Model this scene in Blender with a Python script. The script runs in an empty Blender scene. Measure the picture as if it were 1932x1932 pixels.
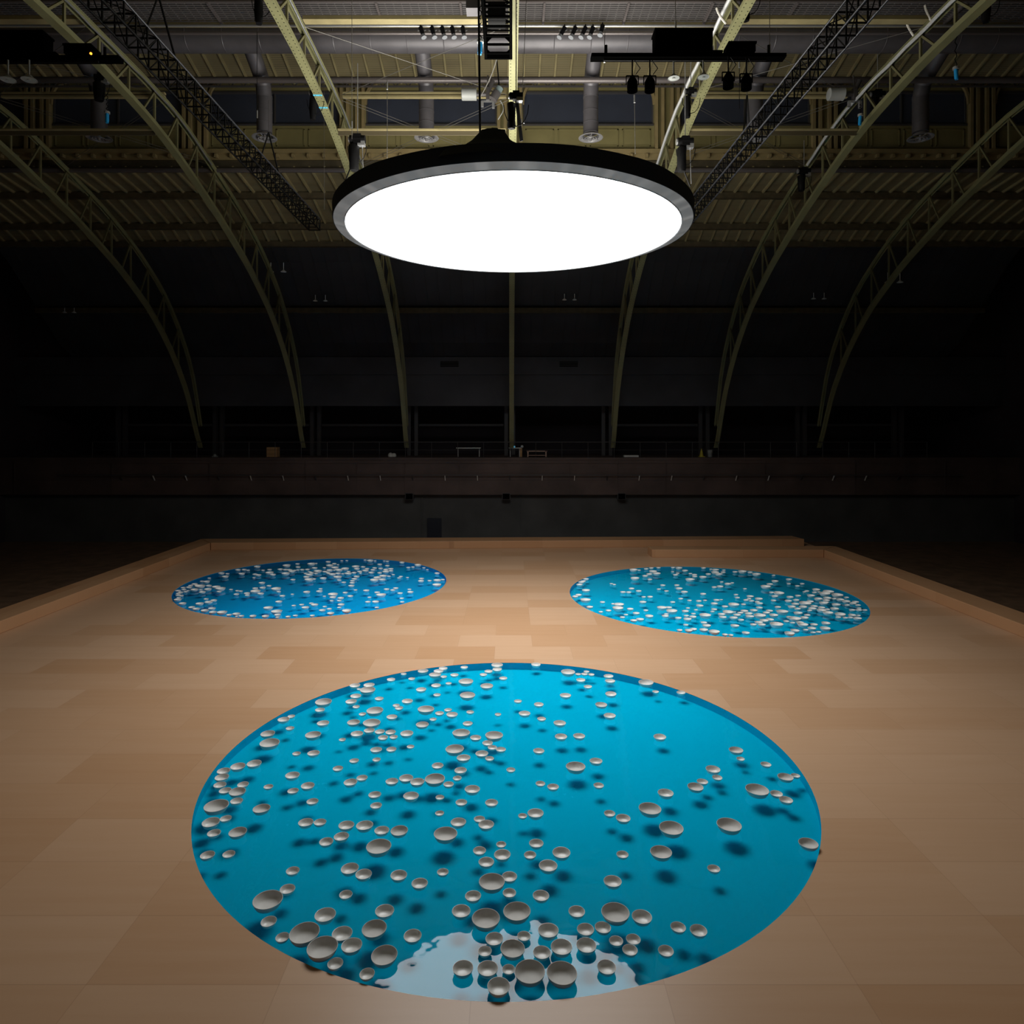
import bpy, bmesh, math, random
from mathutils import Vector, Matrix
from mathutils.geometry import delaunay_2d_cdt

S = bpy.context.scene
COL = S.collection
random.seed(7)
PI = math.pi

# ------------------------------------------------------------------ camera, world, light, exposure
F, CX, CY, H = 1273.565, 961.8, 813.85, 7.0      # focal length in px, principal point, eye height
cam_d = bpy.data.cameras.new('camera'); cam = bpy.data.objects.new('camera', cam_d); COL.objects.link(cam)
cam.location = (0, 0, H); cam.rotation_euler = (PI/2, 0, 0)
cam_d.sensor_fit = 'HORIZONTAL'; cam_d.sensor_width = 36.0
cam_d.lens = F/1932*36.0
cam_d.shift_x = (966-CX)/1932; cam_d.shift_y = (CY-966)/1932
cam_d.clip_start = 0.1; cam_d.clip_end = 300
S.camera = cam
W = bpy.data.worlds.new('world'); S.world = W; W.use_nodes = True
W.node_tree.nodes['Background'].inputs[0].default_value = (0.010, 0.007, 0.010, 1)
W.node_tree.nodes['Background'].inputs[1].default_value = 0.12
S.view_settings.view_transform = 'Standard'; S.view_settings.look = 'None'
S.view_settings.exposure = 0.0; S.view_settings.gamma = 1.0
S.view_settings.use_curve_mapping = False
LAMP_DOWN = 4.2      # luminous disc of the big round lamp
LAMP_BEAM = 820.0   # watts of the downward beam behind the diffuser
LAMP_UP = 9.0        # light leaving the open top of the same lamp
RING_GLOW = 0.105     # translucent border of the lamp


def Zr(zr):
    return H+zr


def at(x, y, Y):
    """world point at depth Y that stands on the sight line of photo pixel x, y (used once, to survey the place)"""
    return Vector(((x-CX)*Y/F, Y, H+(CY-y)*Y/F))


# ------------------------------------------------------------------ helpers
class MB:
    def __init__(self): self.bm = bmesh.new()

    def box(self, c, s, rot=None):
        m = Matrix.Translation(Vector(c))
        if rot is not None: m = m @ rot.to_4x4()
        m = m @ Matrix.Diagonal((s[0], s[1], s[2], 1))
        bmesh.ops.create_cube(self.bm, size=1.0, matrix=m)
        return self

    def bb(self, a, b):
        a = Vector(a); b = Vector(b)
        return self.box((a+b)/2, [max(abs(v), 1e-4) for v in (b-a)])

    def bar(self, p, q, w, h=None, up=(0, 0, 1)):
        p = Vector(p); q = Vector(q); d = q-p; L = d.length
        if L < 1e-6: return self
        z = d.normalized(); u = Vector(up)
        if abs(z.dot(u)) > .98: u = Vector((1, 0, 0))
        x = u.cross(z).normalized(); y = z.cross(x)
        return self.box((p+q)/2, (w, h or w, L), Matrix((x, y, z)).transposed())

    def tube(self, p, q, r, seg=10, r2=None):
        p = Vector(p); q = Vector(q); d = q-p
        if d.length < 1e-6: return self
        rot = Vector((0, 0, 1)).rotation_difference(d.normalized()).to_matrix().to_4x4()
        bmesh.ops.create_cone(self.bm, cap_ends=True, segments=seg, radius1=r, radius2=r if r2 is None else r2,
                              depth=d.length, matrix=Matrix.Translation((p+q)/2) @ rot)
        return self

    def path(self, pts, r, seg=8):
        for a, b in zip(pts[:-1], pts[1:]): self.tube(a, b, r, seg)
        for a in pts[1:-1]: bmesh.ops.create_uvsphere(self.bm, u_segments=seg, v_segments=max(4, seg//2), radius=r, matrix=Matrix.Translation(Vector(a)))
        return self

    def ball(self, c, r, seg=12):
        bmesh.ops.create_uvsphere(self.bm, u_segments=seg, v_segments=max(5, seg//2), radius=r, matrix=Matrix.Translation(Vector(c)))
        return self

    def lathe(self, prof, seg=24, m=None, closed=False):
        m = m or Matrix.Identity(4)
        rings = []
        for r, z in prof:
            if r < 1e-6: rings.append([self.bm.verts.new(m @ Vector((0, 0, z)))])
            else: rings.append([self.bm.verts.new(m @ Vector((r*math.cos(2*PI*i/seg), r*math.sin(2*PI*i/seg), z))) for i in range(seg)])
        pairs = list(zip(rings[:-1], rings[1:]))
        if closed: pairs.append((rings[-1], rings[0]))
        for a, b in pairs:
            for i in range(seg):
                j = (i+1) % seg
                if len(a) == 1 and len(b) == 1: continue
                if len(a) == 1: self.bm.faces.new((a[0], b[i], b[j]))
                elif len(b) == 1: self.bm.faces.new((a[i], b[0], a[j]))
                else: self.bm.faces.new((a[i], b[i], b[j], a[j]))
        return self

    def face(self, pts):
        self.bm.faces.new([self.bm.verts.new(Vector(p)) for p in pts]); return self

    def prism(self, pts, z0, z1):
        a = [self.bm.verts.new((p[0], p[1], z0)) for p in pts]; b = [self.bm.verts.new((p[0], p[1], z1)) for p in pts]
        n = len(pts)
        self.bm.faces.new(a[::-1]); self.bm.faces.new(b)
        for i in range(n): self.bm.faces.new((a[i], a[(i+1) % n], b[(i+1) % n], b[i]))
        return self

    def build(self, name, mat, parent=None, smooth=False, fix=True):
        bm = self.bm
        if fix: bmesh.ops.recalc_face_normals(bm, faces=bm.faces)
        me = bpy.data.meshes.new(name); bm.to_mesh(me); bm.free()
        if smooth:
            for p in me.polygons: p.use_smooth = True
            try: me.set_sharp_from_angle(angle=0.7)
            except Exception: pass
        me.materials.append(mat)
        o = bpy.data.objects.new(name, me); COL.objects.link(o)
        if parent:
            o.parent = parent
            o.matrix_parent_inverse = Matrix.Translation(-Vector(parent.location)) if parent.type == 'EMPTY' and parent.get('_world') else Matrix.Identity(4)
        return o


def tag(o, label, cat, group=None, kind=None):
    o['label'] = label; o['category'] = cat
    if group: o['group'] = group
    if kind: o['kind'] = kind
    return o


def thing(name, label, cat, loc=(0, 0, 0), group=None, world=True):
    """an Empty at the thing's base; with world=True its parts are given in world coordinates"""
    o = bpy.data.objects.new(name, None); COL.objects.link(o); o.location = loc; o.empty_display_size = .2
    if world: o['_world'] = 1
    return tag(o, label, cat, group)


def struct(o): o['kind'] = 'structure'; return o


# ------------------------------------------------------------------ materials
def mat(name, col, rough=.5, metal=0.0, spec=.5, noise=0.0, nscale=3.0, coat=0.0):
    m = bpy.data.materials.new(name); m.use_nodes = True
    nt = m.node_tree; b = nt.nodes['Principled BSDF']
    b.inputs['Roughness'].default_value = rough; b.inputs['Metallic'].default_value = metal
    b.inputs['Specular IOR Level'].default_value = spec
    b.inputs['Coat Weight'].default_value = coat
    b.inputs['Base Color'].default_value = (*col, 1)
    if noise:
        tc = nt.nodes.new('ShaderNodeTexCoord'); n = nt.nodes.new('ShaderNodeTexNoise')
        n.inputs['Scale'].default_value = nscale; n.inputs['Detail'].default_value = 5
        nt.links.new(tc.outputs['Object'], n.inputs['Vector'])
        r = nt.nodes.new('ShaderNodeValToRGB')
        r.color_ramp.elements[0].position = .3; r.color_ramp.elements[1].position = .7
        r.color_ramp.elements[0].color = (*[c*(1-noise) for c in col], 1)
        r.color_ramp.elements[1].color = (*[min(1, c*(1+noise)) for c in col], 1)
        nt.links.new(n.outputs['Fac'], r.inputs['Fac']); nt.links.new(r.outputs['Color'], b.inputs['Base Color'])
    return m


def emit(name, col, s):
    m = bpy.data.materials.new(name); m.use_nodes = True; nt = m.node_tree
    nt.nodes.remove(nt.nodes['Principled BSDF'])
    e = nt.nodes.new('ShaderNodeEmission'); e.inputs[0].default_value = (*col, 1); e.inputs[1].default_value = s
    nt.links.new(e.outputs[0], nt.nodes['Material Output'].inputs[0]); return m


def wood_panels(name, c_lo, c_hi, swap=False, pw=2.44, ph=1.22, ox=.74, rough=.5):
    """veneered sheets laid in rows, every sheet its own tone, grain along the row"""
    m = bpy.data.materials.new(name); m.use_nodes = True; nt = m.node_tree; N = nt.nodes; L = nt.links
    b = N['Principled BSDF']; b.inputs['Roughness'].default_value = rough; b.inputs['Specular IOR Level'].default_value = .36
    tc = N.new('ShaderNodeTexCoord'); sx = N.new('ShaderNodeSeparateXYZ'); L.new(tc.outputs['Object'], sx.inputs[0])
    X, Y = (sx.outputs[1], sx.outputs[0]) if swap else (sx.outputs[0], sx.outputs[1])

    def M(op, a, c=None, clamp=False):
        n = N.new('ShaderNodeMath'); n.operation = op; n.use_clamp = clamp
        for i, v in enumerate((a, c)):
            if v is None: continue
            if isinstance(v, (int, float)): n.inputs[i].default_value = v
            else: L.new(v, n.inputs[i])
        return n.outputs[0]
    ry = M('DIVIDE', Y, ph); row = M('FLOOR', ry)
    wn = N.new('ShaderNodeTexWhiteNoise'); wn.noise_dimensions = '1D'; L.new(row, wn.inputs['W'])
    off = M('MULTIPLY', M('ROUND', wn.outputs['Value']), .5)
    rx = M('ADD', M('DIVIDE', M('SUBTRACT', X, ox), pw), off); colm = M('FLOOR', rx)
    cv = N.new('ShaderNodeCombineXYZ'); L.new(colm, cv.inputs[0]); L.new(row, cv.inputs[1])
    w2 = N.new('ShaderNodeTexWhiteNoise'); w2.noise_dimensions = '2D'; L.new(cv.outputs[0], w2.inputs['Vector'])
    # grain
    gv = N.new('ShaderNodeCombineXYZ'); L.new(M('MULTIPLY', X, .35), gv.inputs[0]); L.new(M('MULTIPLY', Y, 5.0), gv.inputs[1])
    L.new(M('MULTIPLY', w2.outputs['Value'], 40), gv.inputs[2])
    g = N.new('ShaderNodeTexNoise'); g.inputs['Scale'].default_value = 1.0; g.inputs['Detail'].default_value = 6; g.inputs['Roughness'].default_value = .6
    L.new(gv.outputs[0], g.inputs['Vector'])
    t = M('ADD', M('MULTIPLY', M('POWER', w2.outputs['Value'], 1.6), .62), M('MULTIPLY', g.outputs['Fac'], .55), True)
    mx = N.new('ShaderNodeMix'); mx.data_type = 'RGBA'
    mx.inputs[6].default_value = (*c_hi, 1); mx.inputs[7].default_value = (*c_lo, 1); L.new(t, mx.inputs[0])
    # joints
    fy = M('FRACT', ry); fx = M('FRACT', rx)
    jy = M('LESS_THAN', M('MULTIPLY', M('MINIMUM', fy, M('SUBTRACT', 1, fy)), ph), .006)
    jx = M('LESS_THAN', M('MULTIPLY', M('MINIMUM', fx, M('SUBTRACT', 1, fx)), pw), .006)
    mj = N.new('ShaderNodeMix'); mj.data_type = 'RGBA'; mj.blend_type = 'MULTIPLY'
    L.new(M('ADD', M('MULTIPLY', jx, .22), M('MULTIPLY', jy, .3), True), mj.inputs[0]); L.new(mx.outputs[2], mj.inputs[6]); mj.inputs[7].default_value = (.45, .36, .3, 1)
    L.new(mj.outputs[2], b.inputs['Base Color'])
    return m


M_DECK = wood_panels('veneered_plywood', (.53, .295, .155), (.655, .42, .265), rough=.34)
M_BENCH = wood_panels('bench_plywood', (.50, .255, .12), (.60, .34, .18), swap=True, ph=1.22)
M_BENCHX = wood_panels('bench_plywood_across', (.50, .255, .12), (.60, .34, .18), ph=1.3)
M_HALLFLOOR = mat('old_floorboards', (.16, .095, .055), .6, noise=.3, nscale=1.5)
M_OLIVE = mat('olive_paint', (.185, .182, .09), .5, noise=.12, nscale=1.2)
M_OLIVE_D = mat('olive_paint_bracing', (.14, .13, .062), .55, noise=.15, nscale=2)
M_RIVET = mat('dark_rivet_paint', (.04, .04, .02), .6)  # rivets in a darker colour than the olive chords
M_PANEL = mat('olive_panelling', (.155, .135, .056), .55, noise=.15, nscale=.8)
M_TRIMW = mat('ochre_woodwork', (.20, .155, .072), .55, noise=.15, nscale=1.5)
M_DUCT = mat('grey_sheet_metal', (.095, .09, .10), .42, metal=.3, noise=.1, nscale=2)
M_PIPE = mat('grey_pipe', (.12, .105, .105), .35, metal=.4)
M_GLASS = mat('blacked_out_glass', (.027, .033, .052), .4, noise=.15, nscale=.6)
M_BLACKF = mat('black_fabric', (.034, .041, .052), .85, spec=.2)
M_BLACK = mat('black_metal', (.004, .004, .0045), .6, spec=.12)
M_MATTE = mat('matt_black', (.0015, .0015, .0015), .9, spec=.0)
M_SILVER = mat('bright_steel', (.40, .41, .43), .3, metal=.7)
M_FOIL = mat('foil_wrap', (.55, .56, .57), .4, metal=.2)
M_WIRE = mat('steel_wire', (.13, .125, .115), .4, metal=.3)
M_TRUSSEDGE = mat('worn_black_tube', (.05, .053, .065), .35, metal=.4)
M_LENS = mat('clear_lens', (.20, .21, .23), .2, spec=.6)
M_BLUE = mat('blue_plastic', (.01, .28, .62), .4)
M_BLUETAPE = mat('light_blue_tape', (.10, .50, .72), .5)
M_GREYCAN = mat('pale_grey_enamel', (.26, .27, .265), .45)
M_WALL = mat('dark_wall', (.066, .064, .061), .8, noise=.25, nscale=.5)
M_WALLSIDE = mat('dark_side_wall', (.03, .022, .026), .85, noise=.3, nscale=.3)
M_FASCIA = mat('brown_balcony_front', (.085, .055, .047), .7, noise=.3, nscale=.5)
M_BANDG = mat('grey_band', (.04, .04, .046), .7, noise=.3, nscale=.4)
M_STEELD = mat('dark_steel', (.055, .05, .052), .5)
M_CARD = mat('brown_board', (.50, .28, .12), .7)
M_PALE = mat('pale_board', (.72, .69, .64), .6)
M_PINKW = mat('raw_timber', (.62, .40, .31), .7)
M_YELLOW = mat('yellow_plastic', (.55, .45, .04), .5)
M_ORANGE = emit('orange_indicator', (1, .35, .03), 3)
M_RED = emit('red_indicator', (1, .08, .02), 2)
M_CYAN = emit('screen_glow', (.2, .7, 1), .25)
M_PORC = mat('glazed_porcelain', (.84, .83, .80), .25, spec=.32, noise=.03, nscale=2)
M_PORCM = mat('matt_porcelain', (.70, .68, .65), .6, spec=.2, noise=.03, nscale=2)


def roof_mat():
    m = mat('roof_boards', (.40, .33, .17), .7)
    nt = m.node_tree; N = nt.nodes; L = nt.links; b = N['Principled BSDF']
    tc = N.new('ShaderNodeTexCoord'); mp = N.new('ShaderNodeMapping'); mp.inputs['Scale'].default_value = (.25, 1, 1)
    L.new(tc.outputs['Object'], mp.inputs[0])
    w = N.new('ShaderNodeTexWave'); w.wave_type = 'BANDS'; w.bands_direction = 'Y'; w.inputs['Scale'].default_value = 2.6
    w.inputs['Distortion'].default_value = .2
    L.new(tc.outputs['Object'], w.inputs[0])
    n = N.new('ShaderNodeTexNoise'); n.inputs['Scale'].default_value = 1.3; n.inputs['Detail'].default_value = 5; L.new(mp.outputs[0], n.inputs['Vector'])
    r = N.new('ShaderNodeValToRGB'); r.color_ramp.elements[0].color = (.06, .05, .027, 1); r.color_ramp.elements[1].color = (.175, .145, .075, 1)
    r.color_ramp.elements[0].position = .12; r.color_ramp.elements[1].position = .6
    a = N.new('ShaderNodeMath'); a.operation = 'MULTIPLY_ADD'; a.inputs[1].default_value = .35
    L.new(w.outputs['Fac'], a.inputs[0]); L.new(n.outputs['Fac'], a.inputs[2])
    s = N.new('ShaderNodeMath'); s.operation = 'MULTIPLY'; s.inputs[1].default_value = .8; L.new(a.outputs[0], s.inputs[0])
    L.new(s.outputs[0], r.inputs['Fac']); L.new(r.outputs['Color'], b.inputs['Base Color'])
    return m


M_ROOF = roof_mat()
M_RIB = mat('roof_rib', (.25, .21, .105), .6, noise=.15, nscale=2)


def water_mat(tint):
    m = bpy.data.materials.new('still_water'); m.use_nodes = True; nt = m.node_tree; N = nt.nodes; L = nt.links
    N.remove(N['Principled BSDF'])
    tr = N.new('ShaderNodeBsdfTransparent'); tr.inputs[0].default_value = (*tint, 1)
    gl = N.new('ShaderNodeBsdfGlossy'); gl.inputs['Roughness'].default_value = .0; gl.inputs[0].default_value = (1, 1, 1, 1)
    fr = N.new('ShaderNodeFresnel'); fr.inputs['IOR'].default_value = 1.33
    tc = N.new('ShaderNodeTexCoord'); n = N.new('ShaderNodeTexNoise'); n.inputs['Scale'].default_value = 2.2; n.inputs['Detail'].default_value = 1.6
    L.new(tc.outputs['Object'], n.inputs['Vector'])
    bp = N.new('ShaderNodeBump'); bp.inputs['Strength'].default_value = 1.0; bp.inputs['Distance'].default_value = .0045
    L.new(n.outputs['Fac'], bp.inputs['Height']); L.new(bp.outputs[0], gl.inputs['Normal'])
    mx = N.new('ShaderNodeMixShader'); L.new(fr.outputs[0], mx.inputs[0]); L.new(tr.outputs[0], mx.inputs[1]); L.new(gl.outputs[0], mx.inputs[2])
    L.new(mx.outputs[0], N['Material Output'].inputs[0])
    return m


# ------------------------------------------------------------------ deck, benches, pools
POOLS = [  # name, centre X, Y, radius, liner colour, label
    ('front', -.06, 14.35, 6.07, (.001, .43, .60), 'large round blue pool of floating bowls nearest the viewer'),
    ('left', -8.94, 31.19, 5.98, (.001, .44, .78), 'far round blue pool on the left, before the corner of benches'),
    ('right', 8.61, 28.90, 6.02, (.001, .48, .69), 'far round blue pool on the right, before the short back bench'),
]
DEPTH, WZ = .20, -.01     # apparent depth of the basin, water level below the deck
SEG = 160


def deck_mesh():
    verts = [Vector(p) for p in ((-18.85, 2.0), (18.62, 2.0), (18.62, 42.8), (-18.85, 41.2))]
    faces = [[0, 1, 2, 3]]
    for _, x, y, r, *_r in POOLS:
        i0 = len(verts)
        verts += [Vector((x+r*math.cos(2*PI*i/SEG), y+r*math.sin(2*PI*i/SEG))) for i in range(SEG)]
        faces.append(list(range(i0, i0+SEG)))
    v, e, f, ov, oe, of = delaunay_2d_cdt(verts, [], faces, 0, 1e-5)
    mb = MB(); bv = [mb.bm.verts.new((p.x, p.y, 0)) for p in v]
    for tri, src in zip(f, of):
        if src == [0]: mb.bm.faces.new([bv[i] for i in tri])
    for fc in mb.bm.faces:
        if fc.normal.z < 0: fc.normal_flip()
    mb.bm.normal_update()
    for fc in list(mb.bm.faces):
        if fc.normal.z < 0: fc.normal_flip()
    # outer skirt of the raised platform
    c = [(-18.85, 2.0), (18.62, 2.0), (18.62, 42.8), (-18.85, 41.2)]
    for i in range(4):
        a, b = c[i], c[(i+1) % 4]
        mb.face([(a[0], a[1], -.45), (b[0], b[1], -.45), (b[0], b[1], 0), (a[0], a[1], 0)])
    return mb


deck = deck_mesh().build('floor', M_DECK, fix=False); struct(deck)
hf = MB().bb((-36, -10, -.65), (36, 56, -.45)).build('floor', M_HALLFLOOR); struct(hf)

BH = .44


def bench(pts, mat_, label):
    o = MB().prism(pts, 0, BH).build('wooden_bench', mat_)
    bv = o.modifiers.new('bevel', 'BEVEL'); bv.width = .02; bv.segments = 2
    tag(o, label, 'bench', 'long wooden benches bordering the deck')


bench([(-18.84, 2.1), (-17.62, 2.1), (-17.62, 39.72), (-18.84, 41.2)], M_BENCH, 'long wooden bench along the left edge of the deck')
bench([(-18.82, 41.22), (-17.60, 39.74), (17.95, 41.15), (17.7, 42.4)], M_BENCHX, 'long wooden bench across the back of the deck, under the dark wall')
bench([(17.42, 2.1), (18.6, 2.1), (18.6, 38.6), (17.42, 37.42)], M_BENCH, 'long wooden bench along the right edge of the deck')
bench([(7.88, 37.42), (17.40, 37.42), (18.58, 38.62), (7.88, 38.62)], M_BENCHX, 'short wooden bench behind the right pool, in front of the back bench')

for nm, x, y, r, lc, lab in POOLS:
    t = thing('pool', lab, 'pool', (x, y, -DEPTH-.02), 'three round pools set into the deck', world=False)
    z0 = .02
    ml = MB(); m = Matrix.Translation((0, 0, z0))
    ml.lathe([(0, 0), (r, 0), (r, DEPTH-.003), (r+.03, DEPTH-.003), (r+.03, -.02), (0, -.02)], SEG, m)
    lm = mat('blue_pool_liner', lc, .8, spec=0.0, noise=.02, nscale=.5)
    ml.build('liner', lm, t)
    mw = MB(); ring = [mw.bm.verts.new((r*math.cos(2*PI*i/SEG)*.9995, r*math.sin(2*PI*i/SEG)*.9995, z0+DEPTH+WZ)) for i in range(SEG)]
    mw.bm.faces.new(ring)
    mw.build('water', water_mat((.45, .97, 1.0)), t, fix=False)

# ------------------------------------------------------------------ bowls: surveyed positions (crop px: centre x, y, width)
BOWLS = {}
BOWLS['front'] = [
(340, 1240, 4.83, [(1305,403,148),(1273,479,87),(1013,537,65),(943,566,108),(1001,646,75),(1302,599,110),(798,693,126),(814,777,174),(1211,704,142),(1060,877,74),(1215,873,110),(674,967,128),(524,994,130),(398,1035,115),(380,1091,122),(361,1163,110),(413,1214,108),(573,1159,100),(519,1221,146),(513,1309,110),(803,1179,84),(1022,1075,128),(1162,1170,120),(1028,1217,100),(329,1350,214),(741,1376,154),(1205,1313,106),(284,1501,154),(409,1471,102),(308,1601,118),(525,1590,158),(249,1802,128),(443,1793,110),(1147,1505,136),(1270,1503,112),(1437,1012,92),(1331,1680,126),(1469,1633,136),(1513,1530,142)]),
(640, 1240, 4.83, [(143,256,95),(183,290,45),(272,252,100),(259,294,138),(151,352,98),(109,402,102),(364,376,80),(155,450,64),(472,202,76),(588,152,52),(607,168,90),(660,196,62),(764,123,96),(907,124,88),(945,101,80),(873,156,110),(953,177,56),(1050,160,75),(1139,90,68),(1439,68,105),(1440,109,86),(1361,127,76),(1313,157,68),(1494,190,74),(1792,65,86),(883,256,88),(997,238,56),(1154,217,134),(1345,259,116),(747,293,93),(892,342,68),(1169,343,140),(620,399,100),(325,482,150),(519,438,64),(546,462,74),(789,470,150),(992,479,70),(914,509,80),(1028,521,104),(1193,499,70),(856,565,64),(1447,521,60),(1628,399,72),(1818,429,88),(1689,511,107),(1844,560,80),(213,517,66),(480,543,98),(131,590,116),(294,597,158),(757,611,116),(1171,603,90),(276,661,98),(161,696,113),(370,677,90),(468,682,94),(399,731,90),(496,726,74),(616,693,118),(28,750,62),(1111,686,160),(1409,710,162),(1243,732,100),(650,814,68),(1358,779,96),(1399,821,84),(1466,838,92),(1053,833,168),(336,842,106),(476,838,90),(1133,916,126),(1300,877,117),(1370,922,82),(341,932,74),(136,942,86),(897,987,106),(1818,852,102),(1106,1030,113),(1564,1025,82),(208,1098,100),(103,1138,122),(480,1130,116),(617,1103,128),(707,1132,130),(873,1105,182),(1076,1101,80),(993,1156,96),(1213,1202,140),(324,1252,116),(654,1263,142),(917,1276,80),(336,1351,106),(1113,1322,106),(1388,1325,118),(1833,1150,88),(915,1420,82),(1671,1445,82),(1790,1420,148),(1086,1502,142),(1278,1474,102),(1340,1524,142),(968,1605,214),(232,1532,154),(388,1577,134),(548,1577,158),(360,1720,226),(1476,1705,92),(1278,1761,118),(1487,1798,152),(1340,1865,142),(1796,1695,132),(1740,1801,112)]),
(940, 1240, 4.83, [(636,131,128),(728,154,52),(785,153,60),(804,131,52),(848,157,58),(752,206,84),(1005,171,88),(1020,215,92),(818,267,74),(1347,226,136),(1434,314,60),(1666,320,80),(613,347,103),(1027,333,102),(938,430,108),(1016,531,110),(560,598,114),(572,722,112),(737,717,110),(706,993,178),(891,945,117),(915,1167,94),(500,1180,106),(1473,724,114),(1526,1236,142),(1382,1376,204),(1015,1422,102),(1139,1466,132),(1578,1552,218),(576,1779,164),(1133,1797,110),(1485,1772,196)]),
(1200, 1240, 4.83, [(912,843,126),(953,924,72),(1183,975,94),(701,1019,130),(740,1095,90),(605,1132,100),(541,1178,142),(1362,1088,138),(1453,1077,80),(1103,1203,206),(1280,1242,110),(1366,1298,120),(1334,1330,152),(848,1523,220),(1578,1695,170)]),
(1200, 1540, 4.83, [(709,477,114),(383,1010,138),(570,1040,154),(273,1226,140)]),
(640, 1540, 4.83, [(98,475,160),(222,528,148),(542,537,150),(733,611,148),(944,508,106),(1392,592,236),(1550,550,140),(1220,726,147),(1551,697,122),(60,713,118),(413,862,172),(1111,863,170),(1336,926,256),(1621,862,250),(321,1019,224),(109,1170,188),(669,1088,162),(412,1261,238),(1414,1116,162),(1683,1091,122),(1580,1203,224),(1328,1229,126),(1846,1240,160),(1128,1384,188),(1353,1387,188),(1544,1394,118),(1738,1410,278),(248,1446,138),(1452,1562,208),(1838,723,150)]),
(340, 1540, 4.83, [(1025,496,120),(977,662,136),(797,758,264),(807,958,140),(1321,898,190),(1140,1069,270),(1248,1228,280),(945,1102,124),(1480,1074,184),(1365,1364,142)]),
(940, 1540, 4.83, [(455,450,170),(1043,592,164),(716,867,150),(1067,873,256),(1309,915,182),(457,1040,188),(796,1030,156),(956,1010,148),(1075,1136,128),(1231,1120,132),(1201,1218,138),(803,1174,182),(577,1190,196),(579,1425,278),(988,1374,170)]),
]
BOWLS['left'] = [
(310, 1040, 6.9, [(180,515,66),(250,475,60),(222,535,60),(255,500,60),(190,548,60),(262,530,50),(180,572,60),(222,580,55),(188,605,50),(168,630,90),(236,680,88),(320,470,70),(350,445,60),(392,430,70),(420,440,60),(465,455,120),(330,485,70),(400,500,90),(420,480,60),(465,505,50),(495,532,80),(310,515,40),(490,392,50),(550,396,80),(585,350,44),(580,450,70),(568,495,90),(675,465,100),(730,487,120),(715,525,60),(745,287,76),(822,293,50),(795,330,80),(960,242,68),(1040,240,60),(1090,248,50),(1008,293,76),(1210,200,80),(1200,220,60),(1285,248,44),(1370,240,56),(1370,280,100),(1415,305,70),(1180,300,60),(1225,310,70),(1167,345,40),(1270,412,80),(1363,450,60),(1280,476,76),(1185,483,70),(1185,522,120),(1255,552,80),(1078,548,76),(1080,572,60),(938,560,66),(950,515,50),(995,520,50),(868,498,48),(545,622,60),(645,640,78),(577,663,98),(460,683,98),(358,730,80),(395,755,86),(495,780,96),(620,745,88),(625,795,90),(708,810,120),(833,843,70),(914,820,94),(940,845,44),(1000,845,66),(1128,857,82),(1295,860,88),(1455,490,118),(1490,527,54),(1537,582,70),(1490,657,84),(1353,738,114),(1463,787,134),(1474,827,80),(1472,862,54),(1606,859,64),(1707,838,62),(1686,708,56),(1788,696,60),(1667,560,44),(1592,186,98),(1733,165,54),(1742,207,60),(1510,235,66),(1575,240,60),(1640,245,70),(1580,290,100),(1675,370,62),(1660,262,80),(1690,250,50),(1745,245,44)]),
(570, 1040, 6.9, [(120,165,100),(180,158,40),(340,138,64),(515,124,40),(582,122,36),(420,162,56),(467,175,34),(360,186,90),(163,218,70),(290,215,44),(428,214,90),(55,238,60),(5,240,60),(210,260,100),(470,243,98),(555,228,98),(360,250,80),(310,262,60),(405,255,50),(100,270,50),(140,280,60),(45,290,50),(95,305,90),(180,290,50),(210,310,110),(55,335,76),(330,275,60),(395,300,90),(345,290,50),(470,290,70),(525,295,44),(600,290,90),(605,265,50),(675,280,64),(90,370,110),(150,362,60),(275,352,84),(463,336,104),(483,377,56),(542,406,60),(710,330,74),(680,360,70),(655,385,60),(652,412,64),(640,450,76),(695,505,50),(820,115,40),(885,122,84),(950,126,40),(1070,128,36),(1110,132,48),(1300,146,66),(1010,172,62),(1108,188,58),(697,200,96),(793,204,60),(713,230,70),(845,228,60),(825,252,80),(750,265,66),(760,285,40),(900,278,72),(920,243,60),(945,218,60),(1022,226,60),(1010,282,60),(1090,240,70),(1090,265,90),(1155,230,66),(1155,255,60),(1187,305,44),(1055,322,96),(1130,326,50),(980,343,96),(942,375,108),(1042,370,88),(1285,330,52),(1262,348,50),(1373,342,40),(1383,213,54),(1443,206,48),(1508,180,88),(1584,216,44),(1630,241,36),(1757,287,66),(1760,379,98),(1832,370,52),(1753,437,110),(1553,357,64),(1548,388,76),(1660,384,54),(240,490,50),(225,522,80),(60,531,88),(290,587,44),(400,562,120),(400,600,80),(385,645,50),(503,610,80),(485,644,60),(560,540,64),(628,585,72),(835,512,78),(978,537,70),(1028,570,122),(1100,495,70),(1180,507,64),(1220,482,68),(1397,497,52),(1410,532,78),(1275,547,68),(1297,614,56),(1303,662,54),(877,600,50),(857,660,70),(957,658,86),(973,733,56),(507,695,86),(483,733,54),(580,775,112),(373,812,88),(263,769,82),(355,751,64),(295,721,54),(120,678,56),(163,697,90),(42,733,92),(5,697,50),(133,846,62)]),
]
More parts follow.
